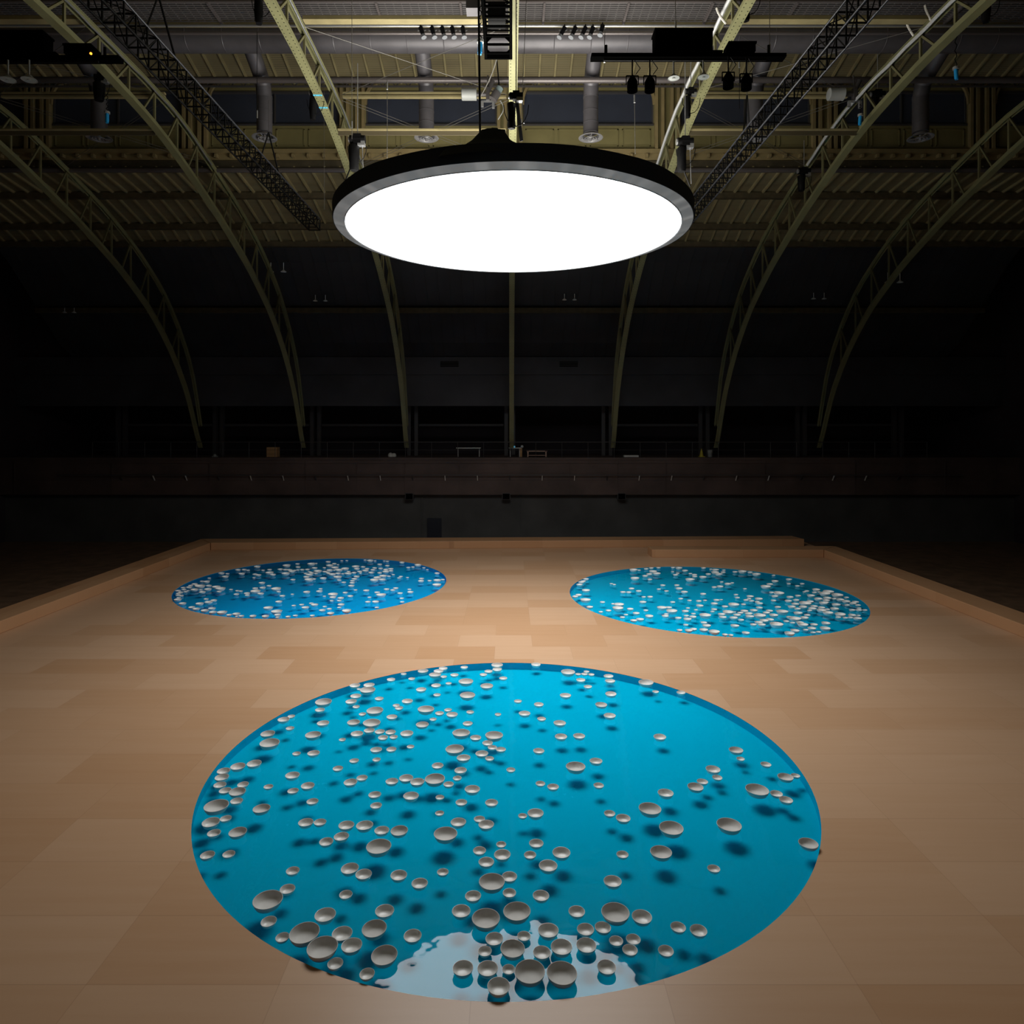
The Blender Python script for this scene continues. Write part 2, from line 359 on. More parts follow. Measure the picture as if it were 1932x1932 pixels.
BOWLS['right'] = [
(1065, 1060, 6.44, [(262,210,66),(230,235,60),(205,248,74),(182,277,74),(262,347,94),(172,403,74),(110,422,70),(256,463,120),(296,550,76),(462,490,62),(442,608,54),(535,592,66),(570,265,42),(606,276,44),(712,368,66),(780,370,62),(815,325,66),(902,355,66),(963,427,52),(1040,425,66),(952,489,82),(592,511,50),(662,520,118),(650,563,126),(800,573,76),(747,642,52),(704,674,60),(872,625,80),(898,645,126),(1030,660,94),(845,712,80),(915,700,90),(988,590,58),(840,98,96),(905,102,46),(994,86,56),(1055,76,56),(1143,72,50),(1075,117,94),(1030,150,70),(1120,142,92),(980,172,66),(857,200,102),(1038,214,58),(1195,285,62),(1146,333,48),(1240,355,52),(1315,121,40),(1320,70,50),(1390,76,80),(1420,68,60),(1465,107,70),(1350,158,60),(1375,140,44),(1525,215,104),(1530,143,46),(1580,157,64),(1583,178,60),(1366,285,62),(1393,324,80),(1457,366,80),(1413,448,56),(1520,470,52),(1632,476,64),(1708,468,46),(1645,533,84),(1685,390,70),(1683,185,84),(1690,75,56),(1748,149,62),(1780,90,40),(1835,97,80),(1835,130,90),(1820,308,60),(1820,508,80),(1315,490,60),(1304,511,122),(1185,558,114),(1265,555,76),(1305,598,126),(1237,635,52),(1225,658,80),(1382,682,76),(1467,600,78),(1500,562,50),(1597,584,50),(1567,631,54),(1480,655,60),(1560,668,82),(1495,696,92),(1818,578,70),(1797,605,50),(1710,650,132),(1693,738,74),(1728,775,96),(1475,766,60),(1693,827,98),(1510,833,90),(1567,818,80),(1388,843,66),(1822,860,124)]),
(1350, 1060, 6.44, [(100,102,46),(92,127,58),(35,148,84),(240,122,60),(325,118,96),(420,128,60),(497,150,98),(706,165,44),(893,213,70),(890,267,48),(723,235,78),(660,272,74),(610,302,112),(995,293,54),(1053,266,52),(75,245,44),(150,268,76),(203,256,44),(55,300,76),(13,465,70),(70,460,40),(357,328,44),(248,400,52),(265,435,58),(422,420,80),(407,450,54),(370,465,58),(437,475,58),(527,450,88),(507,487,56),(535,505,76),(705,470,62),(720,418,76),(683,372,60),(770,380,118),(905,428,78),(1003,412,66),(1080,365,40),(1110,355,54),(1225,338,86),(1202,372,54),(1255,365,40),(1160,410,86),(1330,385,120),(1370,365,120),(1480,403,124),(1590,433,58),(1253,450,92),(1363,440,90),(1340,468,76),(1440,450,60),(1520,460,86),(1590,480,90),(1700,488,76),(1655,500,76),(1728,525,60),(1600,525,60),(1465,520,94),(1310,500,96),(1350,490,50),(885,475,80),(980,465,70),(980,490,96),(975,512,86),(1095,505,130),(1150,483,80),(930,547,86),(990,568,74),(1063,548,90),(1200,540,80),(1175,568,90),(1143,592,54),(1280,555,80),(1285,588,100),(1345,575,60),(1448,570,92),(1365,618,114),(1515,640,116),(1495,670,60),(1575,678,56),(1660,585,70),(1745,563,50),(1740,585,70),(1815,586,56),(1660,648,86),(1735,652,50),(1640,678,60),(1720,685,94),(757,550,70),(812,606,134),(533,558,76),(340,517,56),(222,520,122),(115,543,70),(655,595,80),(617,618,80),(465,590,86),(450,610,76),(350,597,86),(402,628,90),(420,663,96),(535,652,134),(708,648,98),(145,613,122),(230,610,40),(300,620,70),(262,645,86),(85,635,84),(88,672,86),(220,680,90),(212,706,134),(310,705,68),(235,777,98),(368,863,88),(460,762,74),(527,737,90),(560,763,90),(590,715,96),(660,702,90),(742,760,148),(898,672,74),(965,690,134),(860,722,66),(935,740,60),(1025,738,84),(1060,762,118),(1080,680,92),(1115,647,70),(1003,622,98),(1197,762,84),(1340,745,98),(1332,808,112),(1170,808,92),(1095,826,60),(965,836,100),(908,873,112),(1185,858,60),(1250,852,62),(120,893,66),(190,902,60),(10,865,80)]),
]


def bowl_mesh(name, depth, seg, mt=None):
    k = depth
    prof = [(0, -.07), (.40, -.07), (.43, -.045), (.60, .03), (.78, .17*k+.02), (.91, .56*k-.02), (.975, .86*k), (1.0, k-.02),
            (.992, k), (.965, k-.005), (.94, .86*k), (.87, .58*k), (.74, .23*k+.02), (.56, .075), (.35, .03), (0, .025)]
    mb = MB(); mb.lathe(prof, seg)
    o = mb.build(name, mt or M_PORC, smooth=True)
    me = o.data; bpy.data.objects.remove(o); return me


ME_BIG = bowl_mesh('porcelain_bowl', .55, 48, M_PORCM)
ME_MID = bowl_mesh('porcelain_bowl', .58, 36)
ME_FAR = bowl_mesh('porcelain_bowl', .64, 20)

bowls = []      # pool, X, Y, R, px width
for pool, tabs in BOWLS.items():
    pn, px, py, pr = [(p[0], p[1], p[2], p[3]) for p in POOLS if p[0] == pool][0]
    got = []
    for (ox, oy, sc, rows) in tabs:
        for (u, v, w) in rows:
            x, y, wd = ox+u/sc, oy+v/sc, w/sc
            if any(math.hypot(x-a, (y-b)*1.6) < .42*max(wd, c) for a, b, c in got): continue
            got.append((x, y, wd))
    for x, y, wd in got:
        R = .2
        for _ in range(4):
            Yd = F*(H-WZ-.55*R)/(y-CY); R = .5*wd*Yd/F
        if pool != 'front': R *= 1.06
        bowls.append([pool, (x-CX)*Yd/F, Yd, R, wd, px, py, pr])
# floating bowls never overlap: nudge touching neighbours apart and keep them inside their pool
for it in range(60):
    for i in range(len(bowls)):
        a = bowls[i]
        for j in range(i+1, len(bowls)):
            b = bowls[j]
            if a[0] != b[0]: continue
            dx, dy = b[1]-a[1], b[2]-a[2]; d = math.hypot(dx, dy); need = a[3]+b[3]+.004
            if d < need:
                s = .5*(need-d)/max(d, 1e-4); wa = b[3]/(a[3]+b[3])*2; wb = 2-wa
                a[1] -= dx*s*wa; a[2] -= dy*s*wa; b[1] += dx*s*wb; b[2] += dy*s*wb
    for a in bowls:
        dx, dy = a[1]-a[5], a[2]-a[6]; d = math.hypot(dx, dy); lim = a[7]-a[3]-.012
        if d > lim: a[1] = a[5]+dx*lim/d; a[2] = a[6]+dy*lim/d

NUM = ['zero', 'one', 'two', 'three', 'four', 'five', 'six', 'seven', 'eight', 'nine', 'ten', 'eleven', 'twelve', 'thirteen', 'fourteen', 'fifteen', 'sixteen', 'seventeen', 'eighteen', 'nineteen', 'twenty']
ORD = ['', 'first', 'second', 'third', 'fourth', 'fifth', 'sixth', 'seventh', 'eighth', 'ninth', 'tenth', 'eleventh', 'twelfth', 'thirteenth', 'fourteenth', 'fifteenth', 'sixteenth', 'seventeenth', 'eighteenth', 'nineteenth', 'twentieth']
POOLWORD = {'front': 'front pool', 'left': 'far left pool', 'right': 'far right pool'}


def size_word(R):
    return 'tiny' if R < .085 else 'small' if R < .125 else 'mid-sized' if R < .165 else 'large'


def zone(b):
    dx, dy = b[1]-b[5], b[2]-b[6]; q = math.hypot(dx, dy)/b[7]
    hr = round((90-math.degrees(math.atan2(dy, dx)))/30) % 12 or 12
    if q > .80: return 'at the %s o\'clock rim of' % NUM[hr]
    if q > .42: return 'halfway towards %s o\'clock in' % NUM[hr]
    return 'near the centre towards %s o\'clock,' % NUM[hr]


zones = {}
for b in bowls: zones.setdefault((b[0], zone(b), size_word(b[3])), []).append(b)
labels = {}
for (pool, zn, sw), L in zones.items():
    L.sort(key=lambda b: b[1]/b[2]); n = len(L)
    for k, b in enumerate(L):
        if n == 1: s = 'only %s bowl %s %s' % (sw, zn, POOLWORD[pool])
        elif k == 0: s = 'leftmost of %s %s bowls %s %s' % (NUM[n], sw, zn, POOLWORD[pool])
        elif k == n-1: s = 'rightmost of %s %s bowls %s %s' % (NUM[n], sw, zn, POOLWORD[pool])
        else: s = '%s from left of %s %s bowls %s %s' % (ORD[k+1], NUM[n], sw, zn, POOLWORD[pool])
        labels[id(b)] = s
order = sorted(bowls, key=lambda b: -(b[3]/b[2])**2*(7/b[2]+.12))
NIND = 310
for b in order[:NIND]:
    me = ME_FAR if b[0] != 'front' else (ME_BIG if b[3] > .15 else ME_MID)
    o = bpy.data.objects.new('porcelain_bowl', me); COL.objects.link(o)
    o.location = (b[1], b[2], WZ); o.scale = (b[3],)*3; o.rotation_euler = (random.uniform(-.02, .02), random.uniform(-.02, .02), random.uniform(0, 6))
    tag(o, labels[id(b)], 'bowl', 'porcelain bowls floating in the %s' % POOLWORD[b[0]])
ms = MB()
for b in order[NIND:]:
    k = .64
    prof = [(0, -.07), (.40, -.07), (.43, -.045), (.60, .03), (.78, .17*k+.02), (.91, .56*k-.02), (1.0, k-.02), (.965, k-.005), (.87, .58*k), (.74, .23*k+.02), (.5, .06), (0, .025)]
    ms.lathe(prof, 16, Matrix.Translation((b[1], b[2], WZ)) @ Matrix.Scale(b[3], 4))
so = ms.build('porcelain_bowls', M_PORC, smooth=True)
tag(so, 'the many smallest white porcelain bowls scattered over the pools', 'bowls', kind='stuff')

# ------------------------------------------------------------------ the hall: walls, balcony, roof
HX = 34
BY = 45.0     # plane of the balcony front
struct(MB().bb((-HX-.3, -10, -.5), (-HX, 56, 26)).build('wall_left', M_WALLSIDE))
struct(MB().bb((HX, -10, -.5), (HX+.3, 56, 26)).build('wall_right', M_WALLSIDE))
struct(MB().bb((-HX, -10.3, -.5), (HX, -10, 26)).build('wall_front', M_WALLSIDE))
wb = MB().bb((-HX, BY+.5, -.45), (HX, BY+.8, 2.9))
for x in (-5.9, .75): wb.bb((x-.05, BY+.42, -.45), (x+.05, BY+.5, 2.9))
struct(wb.build('wall_back', M_WALL))
struct(MB().bb((-HX, 53.0, 4.9), (HX, 53.3, 14)).build('wall_gallery', M_WALLSIDE))
# balcony floor with its panelled front
bf = MB().bb((-HX, BY, 2.78), (HX, 53, 5.10)).bb((-HX, BY-.12, 5.10), (HX, 53, 5.25))
bf.bb((-HX, BY-.06, 4.88), (HX, BY, 5.10)).bb((-HX, BY-.05, 2.78), (HX, BY, 3.72))
for x in (-33, -26.5, -20, -13.6, -10.2, -7.0, -3.35, -.2, .75, 4.0, 7.2, 10.4, 17, 23, 29): bf.bb((x-.02, BY-.075, 2.80), (x+.02, BY, 5.1))
struct(bf.build('trim_balcony', M_FASCIA))
# upper front of the gallery with two dark vents
uf = MB().bb((-HX, 46.3, 10.9), (HX, 46.7, 12.1)).bb((-HX, 46.5, 8.75), (HX, 46.7, 10.9))
struct(uf.build('wall_upper', M_BANDG))
for x, lb in ((848, 'left of the two dark vent grilles in the grey band above the gallery'), (1073, 'right of the two dark vent grilles in the grey band above the gallery')):
    p = at(x, 687, 46.28)
    t = thing('vent_grille', lb, 'vent', p, 'vents in the grey band')
    MB().bb(p+Vector((-.62, -.03, -.2)), p+Vector((.62, .02, .2))).build('backing', M_MATTE, t)
    fr = MB()
    for k in range(5): fr.bb(p+Vector((-.62, -.06, -.2+.09*k)), p+Vector((.62, -.03, -.18+.09*k)))
    fr.build('louvres', M_STEELD, t)
door = MB().bb((at(806, 0, BY+.42).x, BY+.40, -.45), (at(833, 0, BY+.42).x, BY+.5, 1.15))
struct(door.build('door_1', mat('black_door', (.012, .013, .022), .5)))

# gallery posts (paired) and ties between them
for k in range(-4, 5):
    x = 7.0*k
    t = thing('gallery_post', ('paired steel gallery post behind the balcony, in the middle' if k == 0 else 'paired steel gallery post, %s to the %s of the middle one' % (ORD[abs(k)], 'left' if k < 0 else 'right')), 'post', (x, 48.7, 5.25), 'paired steel posts on the balcony')
    for dx in (-.26, .26): MB().bb((x+dx-.13, 48.6, 5.25), (x+dx+.13, 48.85, 9.6)).build('shaft', M_STEELD, t)
    MB().bb((x-.5, 48.55, 9.3), (x+.5, 48.9, 9.6)).build('cap_plate', M_STEELD, t)
for k in (-4, -3, -2, -1, 1, 3):
    o = MB().tube((7*k+.45, 48.72, 7.45), (7*k+6.55, 48.72, 7.45), .10, 10).build('gallery_tie', M_STEELD)
    tag(o, 'horizontal steel tube between gallery posts, %s bay from the middle on the %s' % (ORD[-k] if k < 0 else ORD[k+1], 'left' if k < 0 else 'right'), 'tube', 'tubes between the gallery posts')

# balcony railing
t = thing('balcony_railing', 'thin dark steel railing along the balcony edge', 'railing', (0, BY+.3, 5.25))
MB().tube((-28, BY+.3, 6.28), (28, BY+.3, 6.28), .025, 8).build('top_rail', M_STEELD, t)
MB().tube((-28, BY+.3, 5.75), (28, BY+.3, 5.75), .012, 6).build('mid_rail', M_STEELD, t)
for k in range(-16, 17): MB().tube((1.75*k, BY+.3, 5.25), (1.75*k, BY+.3, 6.28), .018, 6).build('post', M_STEELD, t)
# pipe on the balcony front with brackets
t = thing('wall_pipe', 'thin pipe on brackets along the brown balcony front', 'pipe', (0, BY-.3, 4.0))
MB().tube((-30, BY-.3, 4.1), (30, BY-.3, 4.1), .035, 8).build('pipe', M_STEELD, t)
for k in range(-12, 13): MB().bar((2.15*k, BY-.28, 4.08), (2.15*k, BY-.02, 3.72), .05, .05).build('bracket', M_PALE if k % 3 else M_STEELD, t)
for x, lb in ((773, 'boxy dark loudspeaker under the balcony, left of the door gap'), (955, 'boxy dark loudspeaker under the middle of the balcony'), (1172, 'boxy dark loudspeaker under the balcony, right of the middle')):
    p = at(x, 936, BY+.1); t = thing('wall_loudspeaker', lb, 'loudspeaker', p, 'loudspeakers under the balcony')
    MB().bb(p+Vector((-.27, -.2, -.22)), p+Vector((.27, .2, .22))).build('cabinet', M_STEELD, t)
    MB().bb(p+Vector((-.23, -.23, -.18)), p+Vector((.23, -.2, .18))).build('grille', M_MATTE, t)
    MB().bb(p+Vector((-.04, -.05, .2)), p+Vector((.04, .4, .36))).build('bracket', M_STEELD, t)

# things left on the balcony
bz = 5.25


def bx_at(x): return at(x, 850, 46.4).x


o = MB().bb((bx_at(505), 46.2, bz), (bx_at(524), 46.8, bz+.66)).build('plywood_crate', M_CARD); tag(o, 'brown upright crate on the left of the balcony', 'crate')
for a, b_, lx, lab in ((861, 907, 875, 'long narrow folding table on the balcony, left of the middle post'), (960, 983, 973, 'short table with a small glowing device behind the middle of the balcony')):
    t = thing('folding_table', lab, 'table', (bx_at((a+b_)/2), 46.5, bz), 'tables on the balcony')
    MB().bb((bx_at(a), 46.2, bz+.58), (bx_at(b_), 46.9, bz+.63)).build('tabletop', M_PALE, t)
    for xx in (bx_at(a)+.1, bx_at(b_)-.1): MB().tube((xx, 46.5, bz), (xx, 46.5, bz+.58), .03).build('leg', M_PALE, t)
o = MB().bb((bx_at(968), 46.3, bz+.635), (bx_at(972), 46.4, bz+.75)).build('control_device', M_CYAN); tag(o, 'small device with a bluish glowing screen on the balcony table', 'device')
o = MB().bb((bx_at(981), 46.3, bz), (bx_at(985), 46.45, bz+.6)).build('timber_stand', M_CARD); tag(o, 'brown timber stand beside the balcony table', 'stand')
o = MB().ball((bx_at(985), 46.37, bz+.7), .1).build('pale_globe', M_PALE, smooth=True); tag(o, 'small pale globe on the brown timber stand', 'globe')
t = thing('trestle', 'low raw timber trestle on the balcony, right of the middle', 'trestle', (bx_at(1014), 46.5, bz))
for xx in (996, 1030): MB().bb((bx_at(xx)-.04, 46.3, bz), (bx_at(xx)+.04, 46.6, bz+.42)).build('leg', M_PINKW, t)
MB().bb((bx_at(994), 46.3, bz+.36), (bx_at(1032), 46.6, bz+.42)).build('top_beam', M_PINKW, t)
MB().bb((bx_at(996), 46.4, bz+.08), (bx_at(1030), 46.5, bz+.12)).build('stretcher', M_PINKW, t)
o = MB().ball((bx_at(738), 46.2, bz+.1), .2, 10).ball((bx_at(744), 46.25, bz+.1), .17, 10).build('cloth_bundle', M_PALE, smooth=True); tag(o, 'pale crumpled cloth bundle on the balcony edge, left of the tables', 'bundle')
o = MB().ball((bx_at(410), 46.0, bz+.08), .14, 10).bb((bx_at(406), 45.9, bz), (bx_at(415), 46.1, bz+.08)).build('cloth_bundle', M_GREYCAN, smooth=True); tag(o, 'small grey bundle far left on the balcony edge', 'bundle')
o = MB().bb((bx_at(1176), 46.0, bz), (bx_at(1203), 46.5, bz+.12)).build('flat_board', M_PALE); tag(o, 'flat pale board lying on the balcony right of the trestle', 'board')
o = MB().tube((bx_at(1322), 46.2, bz+.03), (bx_at(1322), 46.2, bz+.55), .15, 14, .03).bb((bx_at(1322)-.19, 46.0, bz), (bx_at(1322)+.19, 46.4, bz+.04)).build('safety_cone', M_YELLOW); tag(o, 'yellow safety cone on the right of the balcony', 'cone')
o = MB().tube((bx_at(1338), 46.2, bz), (bx_at(1338), 46.2, bz+.5), .15, 14, .19).build('waste_bin', M_GREYCAN); tag(o, 'pale bin beside the yellow cone on the balcony', 'bin')

# ---- roof: lower slopes, clerestory wall, upper roof
CW = 32.3      # plane of the clerestory wall
RIB = .73
low = [(32.2, 12.72), (35.0, 12.40), (37.8, 11.65), (39.2, 11.0), (40.5, 10.15), (43.0, 7.75), (45.0, 5.9), (46.5, 5.1)]


def roof_sheet(prof, x0, x1, ribs_w=.09, ribs_h=.12):
    mb = MB()
    for (y0, z0), (y1, z1) in zip(prof[:-1], prof[1:]):
        for s in (0, .12):
            mb.face([(x0, y0, Zr(z0)+s), (x1, y0, Zr(z0)+s), (x1, y1, Zr(z1)+s), (x0, y1, Zr(z1)+s)])
    mr = MB()
    n = int((x1-x0)/RIB)
    for k in range(n+1):
        x = x0+k*RIB
        for (y0, z0), (y1, z1) in zip(prof[:-1], prof[1:]): mr.bar((x, y0, Zr(z0)-ribs_h/2), (x, y1, Zr(z1)-ribs_h/2), ribs_w, ribs_h)
    return mb, mr


a, b = roof_sheet(low[:4], -30, 30)
struct(a.build('ceiling', M_ROOF)); struct(b.build('ceiling', M_RIB))
# below the fourth purlin shade is painted into the slope as a near-black colour
M_ROOF_SHADE = mat('painted_roof_shade', (.022, .023, .027), .8, noise=.3, nscale=.4)
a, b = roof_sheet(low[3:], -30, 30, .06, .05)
struct(a.build('ceiling', M_ROOF_SHADE)); struct(b.build('ceiling', M_ROOF_SHADE))
a, b = roof_sheet([(CW+.4, 16.62), (17.5, 21.0)], -30, 30)
struct(a.build('ceiling', M_ROOF)); struct(b.build('ceiling', M_RIB))
a, b = roof_sheet([(2.5, 16.62), (17.5, 21.0)], -30, 30)
struct(a.build('ceiling', M_ROOF)); struct(b.build('ceiling', M_RIB))
low2 = [(35.0-y, z) for y, z in low]
a, b = roof_sheet(low2, -30, 30)
struct(a.build('ceiling', M_ROOF)); b.bm.free()
struct(MB().bb((-30, 2.2, Zr(12.7)), (30, 2.5, Zr(16.7))).build('wall_clerestory', M_PANEL))
struct(MB().bb((-HX, 2.0, Zr(17)), (-30, 33, Zr(21.5))).bb((30, 2, Zr(17)), (HX, 33, Zr(21.5))).bb((-HX, 46.7, 12), (HX, 47, 26)).build('wall_gable', M_WALLSIDE))

ZW0, ZW1 = 14.62, 16.25   # clerestory window strip
cw = MB().bb((-30, CW, Zr(12.9)), (30, CW+.3, Zr(ZW0))).bb((-30, CW, Zr(ZW1)), (30, CW+.3, Zr(16.75)))
pil = MB()
for k in range(-4, 5):
    x = 7.5*k
    cw.bb((x-.62, CW, Zr(ZW0)), (x+.62, CW+.3, Zr(ZW1)))
    for dx in (-.52, -.22, .22, .52): pil.bb((x+dx-.07, CW-.22, Zr(13.4)), (x+dx+.07, CW, Zr(16.7)))
    # curved brackets at the pier heads
    for sg in (-1, 1):
        pts = [(x+sg*(.62+.55*(1-math.cos(q))), CW-.12, Zr(15.6+1.0*math.sin(q))) for q in [PI/2*i/5 for i in range(6)]]
        for p, q in zip(pts[:-1], pts[1:]): pil.bar(p, q, .12, .12)
    if k < 4:
        for j in range(4):       # sunk panels under the windows
            x0 = x+.75+j*1.54; x1 = x0+1.36
            for (u, v) in (((x0, 13.62), (x0+.05, 14.45)), ((x1-.05, 13.62), (x1, 14.45)), ((x0, 13.62), (x1, 13.67)), ((x0, 14.40), (x1, 14.45))):
                cw.bb((u[0], CW-.04, Zr(u[1])), (v[0], CW, Zr(v[1])))
struct(cw.build('wall_clerestory', M_PANEL)); struct(pil.build('trim_pilaster', M_TRIMW))
for k in range(-4, 4):
    x = 7.5*k
    w = MB().bb((x+.62, CW+.1, Zr(ZW0)), (x+6.88, CW+.16, Zr(ZW1)))
    wo = struct(w.build('window_%d' % (k+5), M_GLASS))
    fr = MB().bb((x+.62, CW-.05, Zr(ZW0)), (x+6.88, CW+.12, Zr(ZW0)+.08)).bb((x+.62, CW-.05, Zr(ZW1)-.08), (x+6.88, CW+.12, Zr(ZW1)))
    for xx in (x+.66, x+3.75, x+6.84): fr.bb((xx-.035, CW+.02, Zr(ZW0)), (xx+.035, CW+.12, Zr(ZW1)))
    fr.build('window_frame', mat('dark_frame', (.04, .038, .04), .5), wo)
# moulding, rafter tails and dark beam at the foot of the clerestory
tr = MB().bb((-30, CW-.25, Zr(13.22)), (30, CW, Zr(13.42))).bb((-30, CW-.12, Zr(12.95)), (30, CW, Zr(13.22)))
for k in range(83): tr.bb((-30+RIB*k-.06, CW-.34, Zr(13.0)), (-30+RIB*k+.06, CW-.1, Zr(13.16)))
struct(tr.build('trim_1', M_TRIMW))
struct(MB().bb((-30, CW-.1, Zr(12.45)), (30, CW+.2, Zr(12.92))).build('trim_2', mat('dark_beam', (.05, .04, .022), .6, noise=.3)))
struct(MB().tube((-30, 32.1, Zr(12.42)), (30, 32.1, Zr(12.42)), .11, 10).build('trim_3', M_PIPE))
struct(MB().bb((-30, 34.85, Zr(12.05)), (30, 35.1, Zr(12.35))).bb((-30, 37.65, Zr(11.3)), (30, 37.9, Zr(11.6))).bb((-30, 39.0, Zr(10.7)), (30, 39.25, Zr(10.98))).bb((-30, 42.6, Zr(7.5)), (30, 42.9, Zr(7.8))).build('trim_purlin', mat('brown_purlin', (.075, .058, .03), .6, noise=.3)))
# dark lattice beam under the eave
lt = MB().bb((-30, CW-.4, Zr(16.62)), (30, CW-.3, Zr(16.7))).bb((-30, CW-.4, Zr(16.3)), (30, CW-.3, Zr(16.36)))
for k in range(100):
    x = -30+.6*k
    lt.bar((x, CW-.35, Zr(16.33)), (x+.3, CW-.35, Zr(16.66)), .04, .04).bar((x+.3, CW-.35, Zr(16.66)), (x+.6, CW-.35, Zr(16.33)), .04, .04)
struct(lt.build('trim_lattice', M_STEELD))


# ------------------------------------------------------------------ arched roof trusses
def interp(tab, y):
    for (a, za), (b, zb) in zip(tab[:-1], tab[1:]):
        if a <= y <= b:
            return za+(zb-za)*(y-a)/(b-a)
    return tab[0][1] if y < tab[0][0] else tab[-1][1]


def smooth_tab(tab, y):
    return (interp(tab, y-.8)+interp(tab, y)+interp(tab, y+.8)+interp(tab, y-.4)+interp(tab, y+.4))/5


BOT = [(12, 12.35), (15, 12.5), (17.5, 12.55), (19.5, 12.55), (22.2, 12.5), (25.1, 12.22), (27, 11.92), (29, 11.4), (32.7, 10.2), (36.3, 8.75), (39.5, 7.0), (42, 4.9), (44.2, 2.2), (45.6, -1.0), (45.9, -1.75)]
TOP = [(12, 13.5), (17.5, 13.65), (21, 13.65), (26, 13.55), (28.5, 13.35), (31.8, 12.5), (35, 11.55), (38, 10.3), (41, 8.5), (43.5, 5.9), (45.3, 2.9), (46.1, -1.0), (46.2, -1.75)]


def arch(k):
    x = 7.0*k+(.12 if k == 0 else 0)
    side = 'left' if k < 0 else 'right'
    lab = 'olive riveted roof arch straight above the round lamp' if k == 0 else '%s olive riveted roof arch to the %s of the middle one' % (ORD[abs(k)], side)
    t = thing('roof_arch', lab, 'roof arch', (x, 45.9, 5.25), 'riveted roof arches spanning the hall')
    ys = [14+.9*i for i in range(34)]+[44.2, 44.8, 45.3, 45.6, 45.85]
    pb = [Vector((x, y, Zr(smooth_tab(BOT, y)))) for y in ys]
    pt = [Vector((x, y, Zr(smooth_tab(TOP, y)))) for y in ys]
    m = MB(); rv = MB()
    for p, q in zip(pb[:-1], pb[1:]):
        e = (q-p)*.01
        m.bar(p-e, q+e, .30, .03)
        for s in (-.08, .08): m.bar(p+Vector((s, 0, .12)), q+Vector((s, 0, .12)), .03, .2)
    m.build('bottom_chord', M_OLIVE, t)
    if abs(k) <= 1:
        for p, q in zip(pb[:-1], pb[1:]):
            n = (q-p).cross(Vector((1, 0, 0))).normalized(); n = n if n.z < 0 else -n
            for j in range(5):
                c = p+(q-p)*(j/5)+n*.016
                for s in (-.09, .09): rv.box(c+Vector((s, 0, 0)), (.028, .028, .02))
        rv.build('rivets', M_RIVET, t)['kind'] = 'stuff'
    m = MB()
    for p, q in zip(pt[:-1], pt[1:]):
        m.bar(p, q, .24, .03)
        for s in (-.07, .07): m.bar(p+Vector((s, 0, -.09)), q+Vector((s, 0, -.09)), .03, .16)
    m.build('top_chord', M_OLIVE, t)
    for i in range(1, 33):
        y = 14+.9*i
        a_ = Vector((x, y, Zr(smooth_tab(BOT, y))+.1)); b_ = Vector((x, y, Zr(smooth_tab(TOP, y))-.1))
        if i % 2 == 0: MB().bar(a_, b_, .09, .07).build('web_post', M_OLIVE_D, t)
        else:
            c_ = Vector((x, y+.9, Zr(smooth_tab(TOP, y+.9))-.1)) if i < 32 else b_
            MB().bar(a_-Vector((0, .9, 0)) if False else a_, c_, .07, .07).build('web_diagonal', M_OLIVE_D, t)
    if k in (-1, 1, 2, -2):
        pts = [Vector((x+(.16 if k > 0 else .14)*(-1 if k > 0 else 1), y, Zr(smooth_tab(TOP, y))-.2+.02*math.sin(y*3))) for y in [14+.6*i for i in range(30)]]
        MB().path(pts, .06 if k > 0 else .03, 6).build('conduit', M_FOIL if k > 0 else M_SILVER, t, smooth=True)
    if k == -1:
        m = MB()
        for y in (24.55, 25.3):
            p = Vector((x, y, Zr(smooth_tab(BOT, y))-.018)); q = Vector((x, y+.09, Zr(smooth_tab(BOT, y+.09))-.018))
            m.bar(p, q, .32, .012)
        m.build('tape_band', M_BLUETAPE, t)
    return t


for k in range(-3, 4): arch(k)

# struts between the arches
for k in (-3, -1, 1):
    x0, x1 = 7*k+.15, 7*k+6.85; bn = {-3: 'far left', -1: 'middle', 1: 'right'}[k]
    t = thing('roof_strut', 'olive rolled strut between lower arch chords, %s bay' % bn, 'strut', ((x0+x1)/2, 27.0, Zr(11.9)), 'lower struts between the arches')
    MB().bb((x0, 26.95, Zr(11.83)), (x1, 27.0, Zr(12.0))).build('web_plate', mat('strut_web', (.085, .07, .04), .6), t)
    MB().bb((x0, 26.85, Zr(12.0)), (x1, 27.1, Zr(12.05))).build('flange', M_RIB, t)
    t = thing('roof_strut', 'twin olive strut between upper arch chords, %s bay' % bn, 'strut', ((x0+x1)/2, 27.7, Zr(13.8)), 'upper struts between the arches')
    for dz in (-.07, .07): MB().bb((x0, 27.65, Zr(13.80+dz)-.04), (x1, 27.8, Zr(13.80+dz)+.04)).build('angle_bar', M_RIB, t)
    o = MB().bb((x0, 22.3, Zr(13.62)), (x1, 22.6, Zr(13.75))).build('roof_strut', M_RIB)
    tag(o, 'straw coloured strut above the catwalk, %s bay' % bn, 'strut', 'front struts between the arches')

for k in (-1, 1, -3):
    x0, x1 = 7*k+.1, 7*k+6.9
    bn = {-1: 'just left of the middle arch', 1: 'just right of the first right arch', -3: 'in the outer left bay'}[k]
    for (ya, za, yb, zb, w) in ((22.5, 13.5, 27.6, 13.75, 'front'), (27.7, 13.7, 31.9, 12.7, 'rear')):
        t = thing('cross_bracing', '%s pair of crossed steel tie rods %s' % (w, bn), 'tie rods', ((x0+x1)/2, ya, Zr(za)), 'crossed tie rods')
        for dz in ((0, .12) if w == 'rear' else (0,)):
            MB().tube((x0, ya, Zr(za)-dz), (x1, yb, Zr(zb)-dz), .010, 6).build('tie_rod', M_WIRE, t)
            MB().tube((x1, ya, Zr(za)-dz), (x0, yb, Zr(zb)-dz), .010, 6).build('tie_rod', M_WIRE, t)

